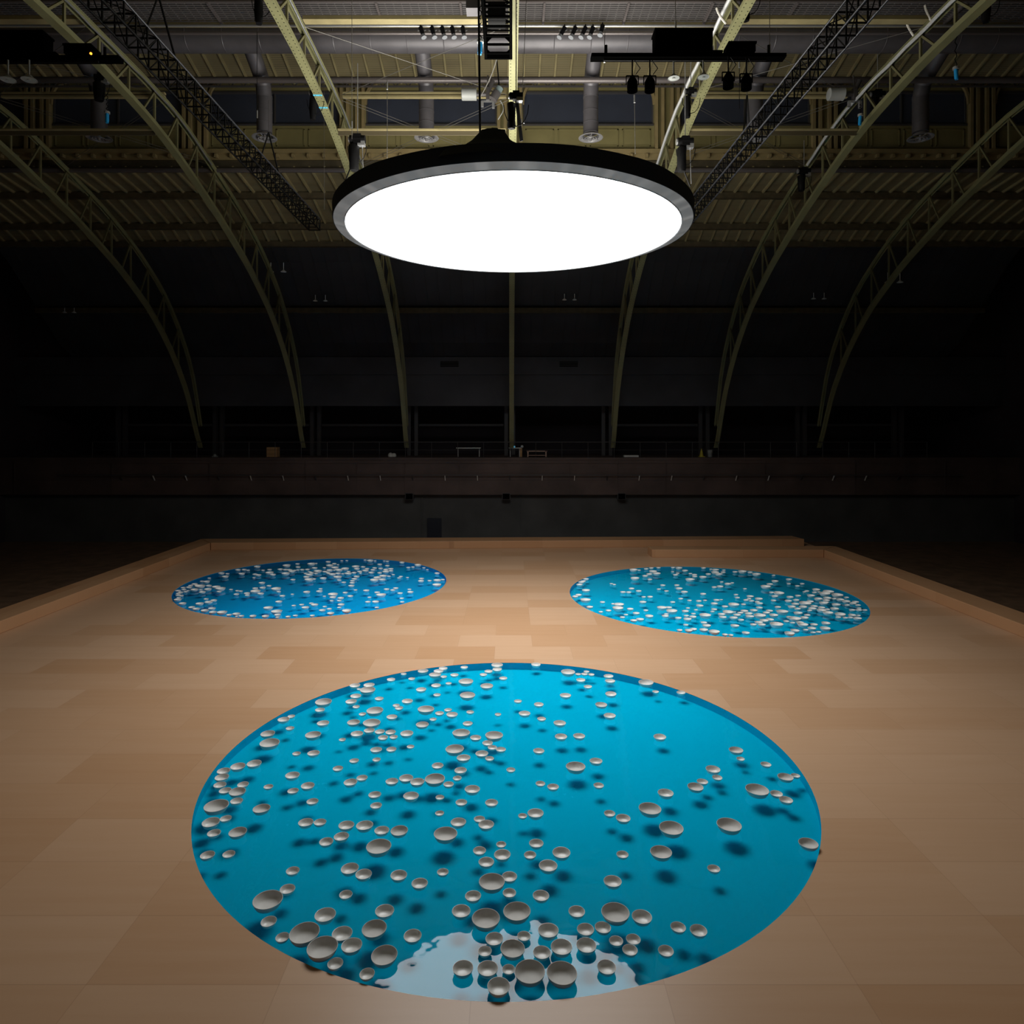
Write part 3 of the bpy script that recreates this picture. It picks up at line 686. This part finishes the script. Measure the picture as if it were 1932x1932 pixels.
# ------------------------------------------------------------------ ducts, pipe, catwalk
t = thing('air_duct', 'big grey round air duct with six drops and round diffusers', 'duct', (0, 26.9, Zr(15.6)))
MB().tube((-21, 26.9, Zr(15.63)), (20.5, 26.9, Zr(15.63)), .51, 40).build('main_duct', M_DUCT, t, smooth=True)
for k in range(-13, 14):
    MB().lathe([(.512, -.02), (.522, 0), (.512, .02)], 40, Matrix.Translation((1.45*k+.3, 26.9, Zr(15.63))) @ Matrix.Rotation(PI/2, 4, 'Y')).build('seam_band', M_DUCT, t, smooth=True)
for x in (-17.5, -10.45, -3.55, 3.45, 10.45, 17.5):
    pts = [(x, 27.0, Zr(15.6)), (x, 28.2, Zr(15.0)), (x, 28.6, Zr(14.7)), (x, 28.76, Zr(14.2))]
    d = MB().path(pts, .315, 22)
    d.tube((x, 28.76, Zr(14.3)), (x, 28.76, Zr(12.72)), .32, 24)
    for zz in (13.1, 13.6, 14.2): d.tube((x, 28.76, Zr(zz)), (x, 28.76, Zr(zz+.03)), .33, 24)
    dr = d.build('drop', M_DUCT, t, smooth=True)
    df = MB().lathe([(.30, .16), (.34, .08), (.50, .02), (.52, 0), (.48, -.01), (.36, .03), (.34, .06)], 32, Matrix.Translation((x, 28.76, Zr(12.5))))
    for rr in (.12, .22): df.lathe([(rr, .02), (rr+.06, -.03), (rr+.05, -.04), (rr-.01, .01)], 24, Matrix.Translation((x, 28.76, Zr(12.48))))
    df.tube((x, 28.76, Zr(12.38)), (x, 28.76, Zr(12.62)), .055, 12)
    for q in range(3):
        c, s = math.cos(q*PI*2/3+.5), math.sin(q*PI*2/3+.5)
        df.bar((x+.05*c, 28.76+.05*s, Zr(12.5)), (x+.47*c, 28.76+.47*s, Zr(12.51)), .025, .025)
    df.build('diffuser', mat('diffuser_grey', (.2, .195, .2), .35, metal=.3), dr, smooth=True)
o = MB().tube((-24, 27.9, Zr(14.52)), (24, 27.9, Zr(14.52)), .125, 20).build('roof_pipe', M_PIPE, smooth=True)
tag(o, 'thinner grey pipe running level across the roof below the big duct', 'pipe')

t = thing('catwalk', 'grey mesh catwalk hung across the top of the roof', 'catwalk', (0, 24.6, Zr(15.3)))
ck = MB()
for i in range(11): ck.bb((-24, 24.0+.12*i, Zr(15.3)), (24, 24.03+.12*i, Zr(15.33)))
for i in range(160): ck.bb((-24+.3*i, 24.0, Zr(15.33)), (-23.97+.3*i, 25.25, Zr(15.36)))
ck.build('mesh_floor', mat('grey_grating', (.14, .13, .13), .5, metal=.2), t)
MB().bb((-24, 24.0, Zr(15.36)), (24, 25.2, Zr(15.38))).build('deck_plate', mat('grey_plate', (.075, .07, .072), .6), t)
MB().bb((-24, 25.25, Zr(15.16)), (24, 25.35, Zr(15.42))).build('edge_beam', M_RIB, t)
MB().bb((-24, 23.9, Zr(15.22)), (24, 23.98, Zr(15.42))).build('edge_beam', M_PIPE, t)
MB().tube((-24, 25.1, Zr(15.08)), (24, 25.1, Zr(15.08)), .045, 10).build('lower_rail', M_SILVER, t)
MB().tube((-24, 25.4, Zr(14.98)), (24, 25.4, Zr(14.98)), .06, 10).build('lower_rail', M_PIPE, t)
for k in range(-8, 9): MB().bb((3*k+1.2, 23.95, Zr(15.2)), (3*k+1.28, 25.3, Zr(15.3))).build('cross_member', M_PIPE, t)

# ten small spotlights under the catwalk
for gi, (xs, wd) in enumerate((((800, 820, 839, 857, 876), 'left'), ((1055, 1077, 1096, 1112, 1132), 'right'))):
    for i, x in enumerate(xs):
        lean = (.06, .05, .05, .04, .03)[i]*(1 if gi == 0 else -1)*(1 if gi == 0 else 1.6)
        lens = at(x, 71 if i < 4 or gi == 0 else 67, 24.95); top = lens+Vector((-lean*2.2, .05, .40))
        t = thing('spotlight', ('leftmost' if i == 0 else 'rightmost' if i == 4 else ORD[i+1]+' from left')+' of five small black spotlights under the catwalk, %s group' % wd, 'spotlight', top, 'small spotlights under the catwalk, %s group' % wd)
        d = (lens-top).normalized()
        MB().tube(top, lens-d*.10, .085, 14, .07).build('body', M_BLACK, t, smooth=True)
        MB().tube(lens-d*.12, lens, .075, 16, .10).build('lens', M_LENS, t, smooth=True)
        y = MB(); c = top+d*.14
        y.bar(c+Vector((-.13, 0, -.02)), c+Vector((-.13, 0, .0)), .02, .03)
        for s in (-1, 1): y.bar(c+Vector((.085*s, 0, 0)), c+Vector((.15*s, 0, .03)), .025, .02)
        y.build('yoke', M_SILVER, t)
        MB().tube(top, top+Vector((0, 0, .12)), .02, 8).build('clamp', M_BLACK, t)

# ------------------------------------------------------------------ the round lamp
LX, LY, LZ, LR, LI = .11, 22.74, Zr(6.76), 5.885, 5.51
t = thing('pendant_lamp', 'huge round white luminous disc lamp with black skirt hung over the pools', 'lamp', (LX, LY, LZ))
m0 = Matrix.Translation((LX, LY, LZ))
M_LAMP = emit('white_light', (.98, 1.0, 1.0), LAMP_DOWN)
MB().lathe([(0, -.09), (LI, -.09)], 128, m0).build('luminous_disc', M_LAMP, t, fix=False)


ld = bpy.data.lights.new('lamp_beam', 'AREA'); ld.shape = 'DISK'; ld.size = 2*LI-.2; ld.energy = LAMP_BEAM; ld.color = (.98, 1, 1); ld.spread = math.radians(124)
lo = bpy.data.objects.new('lamp_beam', ld); COL.objects.link(lo); lo.location = (0, 0, -.11); lo.parent = t


def ring_mat():
    m = bpy.data.materials.new('glowing_scrim'); m.use_nodes = True; nt = m.node_tree; N = nt.nodes; L = nt.links
    b = N['Principled BSDF']; b.inputs['Base Color'].default_value = (.35, .36, .36, 1); b.inputs['Roughness'].default_value = .5
    tc = N.new('ShaderNodeTexCoord'); mp = N.new('ShaderNodeMapping'); mp.inputs['Location'].default_value = (-LX, -LY, 0)
    g = N.new('ShaderNodeTexGradient'); g.gradient_type = 'RADIAL'
    L.new(tc.outputs['Object'], mp.inputs[0]); L.new(mp.outputs[0], g.inputs[0])
    mu = N.new('ShaderNodeMath'); mu.operation = 'MULTIPLY'; mu.inputs[1].default_value = 60; L.new(g.outputs['Fac'], mu.inputs[0])
    n = N.new('ShaderNodeTexNoise'); n.noise_dimensions = '1D'; n.inputs['Scale'].default_value = 1; n.inputs['Detail'].default_value = 1; L.new(mu.outputs[0], n.inputs['W'])
    r = N.new('ShaderNodeValToRGB'); r.color_ramp.elements[0].position = .45; r.color_ramp.elements[1].position = .75
    r.color_ramp.elements[0].color = (.62, .64, .64, 1); r.color_ramp.elements[1].color = (1.25, 1.25, 1.22, 1)
    L.new(n.outputs['Fac'], r.inputs[0]); L.new(r.outputs[0], b.inputs['Emission Color']); b.inputs['Emission Strength'].default_value = RING_GLOW
    return m


MB().lathe([(LI, -.09), (LR-.015, 0), (LR-.015, .01), (LI, -.07)], 128, m0, closed=True).build('border_scrim', ring_mat(), t, smooth=True)
MB().lathe([(LI-.02, -.085), (LI+.015, -.11), (LI+.03, -.085), (LI+.015, -.075)], 128, m0, closed=True).build('inner_rim', mat('pale_rim', (.6, .62, .63), .4), t, smooth=True)
sk = MB()
n = 160; rows = []
for (r, z) in ((LR-.02, -.005), (LR, -.01), (LR+.01, .02), (LR, .25), (LR+.01, .46), (LR-.12, .50), (LR-.2, .47)):
    rows.append([sk.bm.verts.new((LX+(r+.006*math.sin(9*2*PI*i/n+z*7))*math.cos(2*PI*i/n), LY+(r+.006*math.sin(9*2*PI*i/n+z*7))*math.sin(2*PI*i/n),
                                  LZ+z+(.012*math.sin(5*2*PI*i/n)+.008*math.sin(13*2*PI*i/n) if z > .4 else 0))) for i in range(n)])
for a, b in zip(rows[:-1], rows[1:]):
    for i in range(n): sk.bm.faces.new((a[i], a[(i+1) % n], b[(i+1) % n], b[i]))
sk.build('skirt', M_BLACKF, t, smooth=True)
# gathered black fabric around the front suspension
hp = MB(); cxh = LX-.52; cyh = LY-LR+.35
prof = [(1.42, .22), (1.25, .42), (.80, .50), (.55, .66), (.36, .86), (.30, .93), (0, .95)]
for_m = Matrix.Translation((cxh, cyh, LZ)) @ Matrix.Diagonal((1, .25, 1, 1))
hp.lathe(prof, 28, for_m)
for v in hp.bm.verts:
    aa = math.atan2(v.co.y-cyh, v.co.x-cxh); v.co.x += .05*math.sin(5*aa); v.co.z += .02*math.sin(7*aa)
    if v.co.x > cxh+.32 and v.co.z < LZ+.9: v.co.x = min(v.co.x, cxh+.48+(LZ+.55-v.co.z)*.6 if v.co.z > LZ+.5 else v.co.x)
hp.build('fabric_gather', M_BLACKF, t, smooth=True)
MB().lathe([(0, .30), (LR-.25, .30)], 96, m0).build('top_scrim', emit('scrim_spill', (1.0, .96, .86), LAMP_UP), t, fix=False)
fr = MB()
for q in range(12):
    c, s = math.cos(q*PI/6), math.sin(q*PI/6)
    fr.bar((LX+.4*c, LY+.4*s, LZ+.42), (LX+(LR-.15)*c, LY+(LR-.15)*s, LZ+.42), .06, .06)
fr.build('frame_spoke', M_SILVER, t)


# ------------------------------------------------------------------ hoists, wires, cables
def hoist(p, label, length=1.15, top=2.0, chain=1.2, w=.15, sling=True):
    """p: where the black chain bag ends; body above it, chain up to the steel and down to the load"""
    p = Vector(p)
    t = thing('chain_hoist', label, 'hoist', p, 'chain hoists hung from the roof arches')
    bag = MB().lathe([(0, 0), (w*.75, .0), (w*.92, .08), (w, length*.5), (w*1.02, length*.93), (w*.85, length)], 14, Matrix.Translation(p))
    for v in bag.bm.verts: v.co.x += .02*math.sin(v.co.z*9+math.atan2(v.co.y-p.y, v.co.x-p.x)*3)
    bag.build('chain_bag', M_BLACK, t, smooth=True)
    c = p+Vector((.12, 0, length+.18))
    q = min(1, w/.15)
    b = MB().tube(c+Vector((-.26*q, 0, 0)), c+Vector((.26*q, 0, 0)), .14*q, 14)
    b.box(c, (.26*q, .26*q, .32*q))
    b.build('motor', M_BLACK, t, smooth=True)
    MB().box(c+Vector((.14*q, -.02, -.16*q)), (.24*q, .2*q, .14*q)).build('housing', M_SILVER, t)
    MB().tube(c+Vector((-.3*q, 0, 0)), c+Vector((-.26*q, 0, 0)), .1*q, 12).build('end_cap', M_SILVER, t)
    MB().path([c+Vector((0, 0, .1)), c+Vector((0, 0, top))], .016, 6).build('chain', M_SILVER, t)
    if chain: MB().path([c+Vector((.16, 0, -.1)), c+Vector((.2, 0, -.1-chain))], .014, 6).build('chain', M_SILVER, t)
    k = MB(); pts = []
    for i in range(9):
        a = PI*i/8; pts.append(c+Vector((.32*math.cos(a)+.0, -.05, -.25-.55*math.sin(a))))
    k.path(pts, .012, 6).build('cable_loop', M_BLACK, t)
    return t


pc = at(965, 243, 17.35)
hoist(pc, 'long black chain hoist above the middle of the lamp', .66, 2.6, .6, .10)
hoist(at(668, 322, 23.0), 'black chain hoist above the left side of the lamp', .88, 2.6, 1.3, .17)
hoist(at(1286, 324, 22.6), 'black chain hoist above the right side of the lamp', .82, 2.7, 1.3, .15)
hoist(at(590, 226, 25.0), 'black chain hoist before the dark window left of the first left arch', .8, 1.6, 0, .12)
hoist(at(1297, 222, 24.0), 'black chain hoist below the lighting bar, on the first right arch', .75, 1.6, 0, .11)
hoist(at(488, 45, 21.5), 'black chain hoist at the top edge, left of the first left arch', .8, 1.6, 0, .13)
hoist(at(1407, 40, 21.0), 'black chain hoist at the top edge, beside the first right arch', .8, 1.6, 0, .12)
hoist(at(1860, 42, 23), 'black chain hoist in the upper right corner, on the outer arch', .8, 1.6, 0, .14)
hoist(at(1650, 220, 27), 'black chain hoist on the second right arch', .7, 1.6, 0, .15)
hoist(at(187, 190, 26.0), 'black chain hoist on the second left arch, by the hanging blue plug', .7, 1.6, 0, .2)
hoist(at(1512, 360, 30.5), 'black chain hoist low on the second right arch, over the dark roof', .7, 1.4, 0, .16)
# slings from the hoists down to the lamp
for (a, b, lb) in (((975, 190, 17.4), (984, 266, 17.6), 'black webbing strap from the middle hoist to the lamp'), ((664, 310, 23.0), (650, 345, 22.6), 'black sling from the left hoist down to the lamp'), ((1290, 322, 22.6), (1302, 352, 22.8), 'black sling from the right hoist down to the lamp')):
    o = MB().bar(at(*a), at(*b), .09 if 'middle' in lb else .035, .03).build('sling', M_BLACK); tag(o, lb, 'sling', 'slings holding the lamp')
a = at(903, 0, 17.35); b = at(906, 272, 17.35)
o = MB().tube(b, a+(a-b)*.4, .028, 8).build('power_cable', M_BLACK); tag(o, 'thick black cable dropping to the lamp left of the middle', 'cable')
WIRES = [(664, 0, 664, 262, 22, 'thin steel wire dropping to the left hoist of the lamp'), (730.5, 150, 730.5, 298, 19.5, 'thin steel wire dropping to the lamp, between left hoist and middle'),
         (1197, 176, 1198.5, 290, 19.5, 'thin steel wire dropping to the right half of the lamp'), (994, -20, 982, 262, 18.2, 'slanting steel wire just right of the middle hoist'),
         (611, 140, 612, 395, 30, 'thin wire hanging left of the lamp before the roof boards'), (1274, -10, 1275, 54, 17.2, 'thin wire holding the black case on the lighting bar'),
         (1452, -10, 1452, 104, 17, 'thin wire holding the right end of the lighting bar'), (1141, 60, 1140.5, 106, 17, 'thin wire holding the left end of the lighting bar'),
         (485, 60, 485, 225, 19.6, 'thin dark wire dropping to the left black box truss'), (1395, 110, 1395, 205, 18.7, 'thin dark wire dropping to the right black box truss')]
for x0, y0, x1, y1, Y, lb in WIRES:
    a = at(x0, y0, Y); b = at(x1, y1, Y)
    if y0 <= 0: a = a+(a-b).normalized()*1.2
    t = thing('suspension_wire', lb, 'wire', b, 'thin suspension wires')
    MB().tube(a, b, .009, 6).build('wire', M_WIRE if 'dark' not in lb else M_BLACK, t)
    c = a.lerp(b, .03 if y0 > 100 else .9); d = (b-a).normalized()
    MB().tube(c, c+d*.22, .022, 8).build('turnbuckle', M_SILVER, t)


# ------------------------------------------------------------------ black box trusses
def box_truss(x0, x1, z0, z1, ya, yb, label, pitch=.5, gusset=False, edge=None):
    rw = .055 if gusset else .035; M_BLACK = M_MATTE if gusset else globals()['M_BLACK']
    t = thing('box_truss', label, 'truss', ((x0+x1)/2, ya, z1), 'black lighting trusses')
    cs = [(x0, z0), (x1, z0), (x0, z1), (x1, z1)]
    for i, (x, z) in enumerate(cs): MB().tube((x, ya, z), (x, yb, z), .045 if gusset else .03, 10).build('chord', edge if edge and i in edge_idx(x0) else M_BLACK, t, smooth=True)
    n = int((yb-ya)/pitch)
    for nm, (pa, pb) in (('lower_lacing', (cs[0], cs[1])), ('upper_lacing', (cs[2], cs[3])), ('side_lacing', (cs[0], cs[2])), ('side_lacing', (cs[1], cs[3]))):
        m = MB()
        for k in range(n+1):
            y = min(ya+k*pitch, yb)
            if nm == 'lower_lacing':
                MB().bar((pa[0], y, pa[1]), (pb[0], y, pb[1]), rw, rw).build('rung', M_BLACK, t); continue
            m.bar((pa[0], y, pa[1]), (pb[0], y, pb[1]), .035, .035)
            if k < n and nm != 'lower_lacing':
                q0, q1 = (pa, pb) if k % 2 else (pb, pa)
                m.bar((q0[0], y, q0[1]), (q1[0], min(y+pitch, yb), q1[1]), .022, .022)
        if nm == 'lower_lacing': m.bm.free()
        else: m.build(nm, M_BLACK, t)
    if gusset:
        m = MB()
        for y in (yb,):
            m.bb((x0-.05, y-.03, z0-.05), (x1+.05, y+.03, z0+.08)).bb((x0-.03, y-.03, z1-.06), (x1+.03, y+.03, z1+.03))
            for x, sx in ((x0, 1), (x1, -1)):
                m.bb((x-.05, y-.03, z0), (x+.05, y+.03, z1))
                for z, sz in ((z0, 1), (z1, -1)):
                    m.face([(x, y-.04, z), (x+sx*.28, y-.04, z), (x, y-.04, z+sz*.28)])
        m.build('end_frame', M_BLACK, t)
    return t


def edge_idx(x0): return (3,) if x0 < 0 else (0, 1, 2)


tc_ = box_truss(-.73, .03, Zr(11.52), Zr(12.2), 12, 20.8, 'black box truss ending at the top middle, before the big duct', .45, True)
tl_ = box_truss(-9.36, -8.86, Zr(9.38), Zr(9.90), 12, 31.5, 'long black box truss running back on the left of the lamp', .5, False, M_TRUSSEDGE)
tr_ = box_truss(7.74, 8.22, Zr(9.38), Zr(9.93), 12, 31.5, 'long black box truss running back on the right of the lamp', .5, False, M_TRUSSEDGE)
for t, xm, y, hx in ((tl_, -9.11, 25.5, .25), (tr_, 7.98, 22.7, .24), (tl_, -9.11, 17.5, .25), (tr_, 7.98, 15, .24)):
    ap = Vector((xm, y, Zr(11.3)))
    for s in (-1, 1): MB().bar(ap, (xm+s*hx, y+s*.35, Zr(9.92)), .05, .03).build('bridle', M_BLACK, t)
    MB().tube(ap, ap+Vector((0, 0, 1.2)), .012, 6).build('hanger', M_STEELD, t)
# dark equipment inside the middle truss
o = MB().bb((-.62, 19.0, Zr(11.62)), (-.12, 19.5, Zr(12.1))).build('truss_motor', M_BLACK); tag(o, 'dark motor box sitting inside the middle box truss', 'motor')
t = thing('motor_box', 'grey steel box hung at the top edge, left of the middle truss', 'box', at(893, 20, 19.5))
p = at(893, 12, 19.5); MB().box(p, (.40, .4, .34)).build('housing', M_DUCT, t)
MB().tube(p+Vector((-.1, 0, .1)), p+Vector((-.1, 0, 1.6)), .02, 8).build('hanger', M_BLACK, t)


def plug(x, y, Y, label, drop=.9, tilt=0):
    e = at(x, y, Y); t = thing('control_pendant', label, 'control', e, 'blue control plugs on cables')
    MB().tube(e, e+Vector((-tilt, 0, .36)), .055, 12).tube(e+Vector((-tilt*.2, 0, .05)), e+Vector((-tilt*.8, 0, .3)), .065, 12).build('plug', M_BLUE, t, smooth=True)
    MB().tube(e+Vector((-tilt, 0, .34)), e+Vector((-tilt, 0, .42)), .10, 14).build('collar', M_GREYCAN, t)
    pts = [e+Vector((-tilt+.035*math.sin(i*1.9), .03*math.cos(i*1.9), .42+drop*i/14)) for i in range(15)]
    MB().path(pts, .014, 6).build('cable', M_BLACK, t)


plug(905, 103, 19.3, 'blue control plug hanging on a coiled cable left of the middle truss', 1.0, -.02)
plug(1805, 150, 23, 'blue control plug hanging under the outer right arch', 1.3, .03)
plug(202, 232, 25, 'blue control plug hanging by the second left arch', .7, 0)
plug(1622, 236, 26, 'blue control plug hanging under the second right arch', .4, -.03)

# ------------------------------------------------------------------ lighting bars with cases and lamps
def lighting_bar(x0, x1, y, Y, label):
    a = at(x0, y, Y); b = at(x1, y, Y)
    t = thing('lighting_bar', label, 'lighting bar', (a+b)/2, 'black lighting bars under the roof')
    MB().bb((a.x, Y-.13, a.z-.05), (b.x, Y+.13, a.z+.04)).build('platform', M_MATTE, t)
    MB().tube((a.x+.3, Y-.1, a.z-.12), (b.x-.5, Y-.1, a.z-.12), .03, 10).build('pipe', M_BLACK, t)
    for x in (a.x+(.38 if x0 > 0 else .04), b.x-.4): MB().tube((x, Y, a.z), (x, Y, a.z+.3), .035, 8).build('hanger', M_BLACK, t)


def case(x0, x1, y0, y1, Y, label):
    a = at(x0, y1, Y-.2); b = at(x1, y0, Y-.2); a.z = at(0, 108 if x0 > 900 else 112, Y).z+.045
    t = thing('equipment_case', label, 'case', ((a.x+b.x)/2, Y, a.z), 'black cases on the lighting bars')
    MB().bb((a.x, Y-.2, a.z), (b.x, Y+.2, b.z)).build('body', M_MATTE, t)
    MB().bb((a.x-.02, Y-.22, b.z-.05), (b.x+.02, Y+.22, b.z)).build('lid', M_MATTE, t)


lighting_bar(1115, 1480, 108, 17, 'black lighting bar with cases and lamps right of the middle')
case(1237, 1345, 53, 105, 17, 'large black case on the right lighting bar')
case(1376, 1426, 78, 105, 17, 'small black case near the end of the right lighting bar')
case(1345, 1362, 95, 105, 17, 'low black box beside the large case on the right lighting bar')
lighting_bar(-70, 228, 112, 17, 'black lighting bar with cases at the left edge of the picture')
case(-60, 80, 57, 109, 17, 'large black case on the left lighting bar')
case(120, 170, 82, 109, 17, 'small black case on the left lighting bar')
case(80, 104, 98, 109, 17, 'low black box beside the large case on the left lighting bar')
o = MB().ball(at(171.5, 101, 16.65), .03).build('indicator_light', M_ORANGE); tag(o, 'tiny orange indicator light beside the small case on the left bar', 'light')
o = MB().ball(at(179, 569, 44), .045).build('indicator_light', M_RED); tag(o, 'tiny red light glowing in the dark on the left', 'light')


def par_can(x, y, Y, label):
    c = at(x, y, Y); t = thing('theatre_spotlight', label, 'spotlight', c+Vector((0, 0, .7)), 'black spotlights under the right lighting bar')
    MB().lathe([(0, .24), (.03, .235), (.08, .16), (.13, .07), (.13, -.17), (.12, -.17), (.115, -.08), (0, -.06)], 18, Matrix.Translation(c)).build('can', M_MATTE, t, smooth=True)
    y_ = MB()
    for s in (-1, 1): y_.bar(c+Vector((.15*s, 0, .0)), c+Vector((.15*s, 0, .22)), .03, .02)
    y_.bar(c+Vector((-.15, 0, .22)), c+Vector((.15, 0, .22)), .03, .02).build('yoke', M_MATTE, t)
    MB().tube(c+Vector((0, 0, .22)), c+Vector((0, 0, .62)), .018, 8).build('clamp', M_BLACK, t)
    MB().path([c+Vector((.08, 0, .25)), c+Vector((.2, .02, .42)), c+Vector((.06, 0, .6))], .01, 6).build('cable', M_BLACK, t)


for x, y, lb in ((1193, 160, 'leftmost black spotlight under the right lighting bar'), (1226, 160, 'second black spotlight from the left under the right lighting bar'),
                 (1374, 153, 'third black spotlight from the left under the right lighting bar'), (1408, 156, 'rightmost black spotlight under the right lighting bar')): par_can(x, y, 16.8, lb)


M_ENAMELW = mat('white_enamel', (.85, .86, .84), .4)
M_DULLG = mat('dull_glass', (.30, .33, .31), .35)


def high_bay(x, y, Y, r, label, stem, group):
    M_GREYCAN = M_ENAMELW if Y > 30 else globals()['M_GREYCAN']
    c = at(x, y, Y); t = thing('high_bay_lamp', label, 'lamp', c+Vector((0, 0, stem)), group)
    k = r/.3
    MB().lathe([(0, .20*k), (.09*k, .20*k), (.16*k, .12*k), (.29*k, .03*k), (.30*k, 0), (.28*k, 0), (.15*k, .08*k), (0, .1*k)], 24, Matrix.Translation(c)).build('shade', M_GREYCAN, t, smooth=True)
    MB().lathe([(0, .0), (.26*k, .005)], 20, Matrix.Translation(c)).tube(c+Vector((0, 0, -.01)), c+Vector((0, 0, .08*k)), .07*k, 10).build('glass', M_ENAMELW if Y > 30 else M_DULLG, t, smooth=True)
    MB().tube(c+Vector((0, 0, .18*k)), c+Vector((0, 0, stem)), .02*max(k, 1), 8).build('stem', M_GREYCAN, t)


high_bay(1271, 148, 16.8, .145, 'left round grey lamp under the right lighting bar', .42, 'round lamps under the lighting bars')
high_bay(1327, 146, 16.8, .145, 'right round grey lamp under the right lighting bar', .42, 'round lamps under the lighting bars')
high_bay(15, 151, 16.8, .18, 'round grey lamp under the left lighting bar, at the picture edge', .5, 'round lamps under the lighting bars')
high_bay(55, 151, 16.8, .18, 'round grey lamp under the left lighting bar, second from the picture edge', .5, 'round lamps under the lighting bars')
PAIRS = [(511, 535, 513, 40.0, .17, .55, 'below the left roof beams'), (595, 614, 568, 42.0, .14, .38, 'left of the lamp in the dark'), (1065, 1084, 566, 42.0, .14, .38, 'just under the big lamp'),
         (1535, 1555, 564, 42.0, .14, .38, 'in the dark on the right'), (1675, 1698, 533, 40.3, .18, .6, 'far right in the dark'), (122, 140, 590, 41.5, .13, .3, 'far left in the dark')]
for a, b, y, Y, r, st, lb in PAIRS:
    high_bay(a, y, Y, r, 'left one of a pair of small pendant lamps %s' % lb, st, 'pairs of small pendant lamps')
    high_bay(b, y, Y, r, 'right one of a pair of small pendant lamps %s' % lb, st, 'pairs of small pendant lamps')


def floodlight(x, y, Y, sgn, label):
    c = at(x, y, Y); t = thing('floodlight', label, 'floodlight', c, 'drum floodlights on the roof struts')
    MB().lathe([(0, -.3), (.2, -.3), (.235, -.28), (.235, .28), (.245, .30), (.20, .31), (0, .29)], 24, Matrix.Translation(c) @ Matrix.Rotation(-PI/2*sgn, 4, 'Y')).build('drum', M_GREYCAN, t, smooth=True)
    e = c+Vector((-sgn*.75, 0, 0))
    MB().tube(c+Vector((-sgn*.28, 0, 0)), e, .08, 12).box(e, (.14, .2, .5)).tube(e+Vector((0, 0, .1)), e+Vector((-sgn*.2, 0, .55)), .09, 12).build('ballast', M_STEELD, t)
    MB().bar(e+Vector((sgn*.25, 0, -.28)), e+Vector((-sgn*.25, 0, -.28)), .06, .06).bar(e+Vector((sgn*.22, 0, -.28)), e+Vector((sgn*.22, 0, -.5)), .1, .1).bar(e+Vector((-sgn*.22, 0, -.28)), e+Vector((-sgn*.22, 0, -.55)), .13, .1).build('bracket', M_SILVER, t)
    MB().tube(e+Vector((0, 0, .2)), e+Vector((0, .1, .8)), .03, 8).build('hanger', M_STEELD, t)


floodlight(885, 178, 27.0, -1, 'grey drum floodlight left of the middle arch, above the lamp')
floodlight(1577, 178, 27.0, -1, 'grey drum floodlight at the second right arch')
c = at(937, 176, 26.5)
t = thing('small_floodlight', 'tilted dark cylinder floodlight beside the middle arch', 'floodlight', c)
d = Vector((.5, 0, .8)).normalized()
MB().tube(c-d*.28, c+d*.05, .17, 16).build('barrel', M_STEELD, t, smooth=True)
MB().tube(c+d*.05, c+d*.26, .14, 16).build('ring', mat('teal_grey', (.16, .21, .22), .4), t, smooth=True)
MB().tube(c+d*.2, c+Vector((.0, 0, 1.4)), .025, 8).build('hanger', M_BLACK, t)
pts = [at(944+6*math.sin(i*.35), 190+i*3.2, 26.4) for i in range(12)]
o = MB().path(pts, .018, 6).build('loose_cable', M_GREYCAN); tag(o, 'loose grey cable hanging beside the middle arch', 'cable')
c0 = at(941, 95, 19.9)
pts = [at(938-2*i-.15*i*i, 108+i*8, 21+.4*i) for i in range(11)]
o = MB().path(pts, .018, 6).build('loose_cable', M_WIRE); tag(o, 'pale cable sagging from the middle truss to the drum floodlight', 'cable')
for x, y, Y, dx, lb in ((1710, 40, 23, .25, 'loose white cable end sticking out of the second right arch, lower one'), (1745, 10, 22.3, .2, 'loose white cable end sticking out of the second right arch, upper one'), (1352, 15, 21.5, .3, 'loop of white cable beside the first right arch')):
    p = at(x, y, Y); pts = [p+Vector((dx*i/6, 0, -.5*(i/6)**.7)) for i in range(7)]
    o = MB().path(pts, .035, 6).build('loose_cable', M_PALE); tag(o, lb, 'cable', 'loose white cables on the right arches')

for o in bpy.data.objects:
    if '_world' in o: del o['_world']
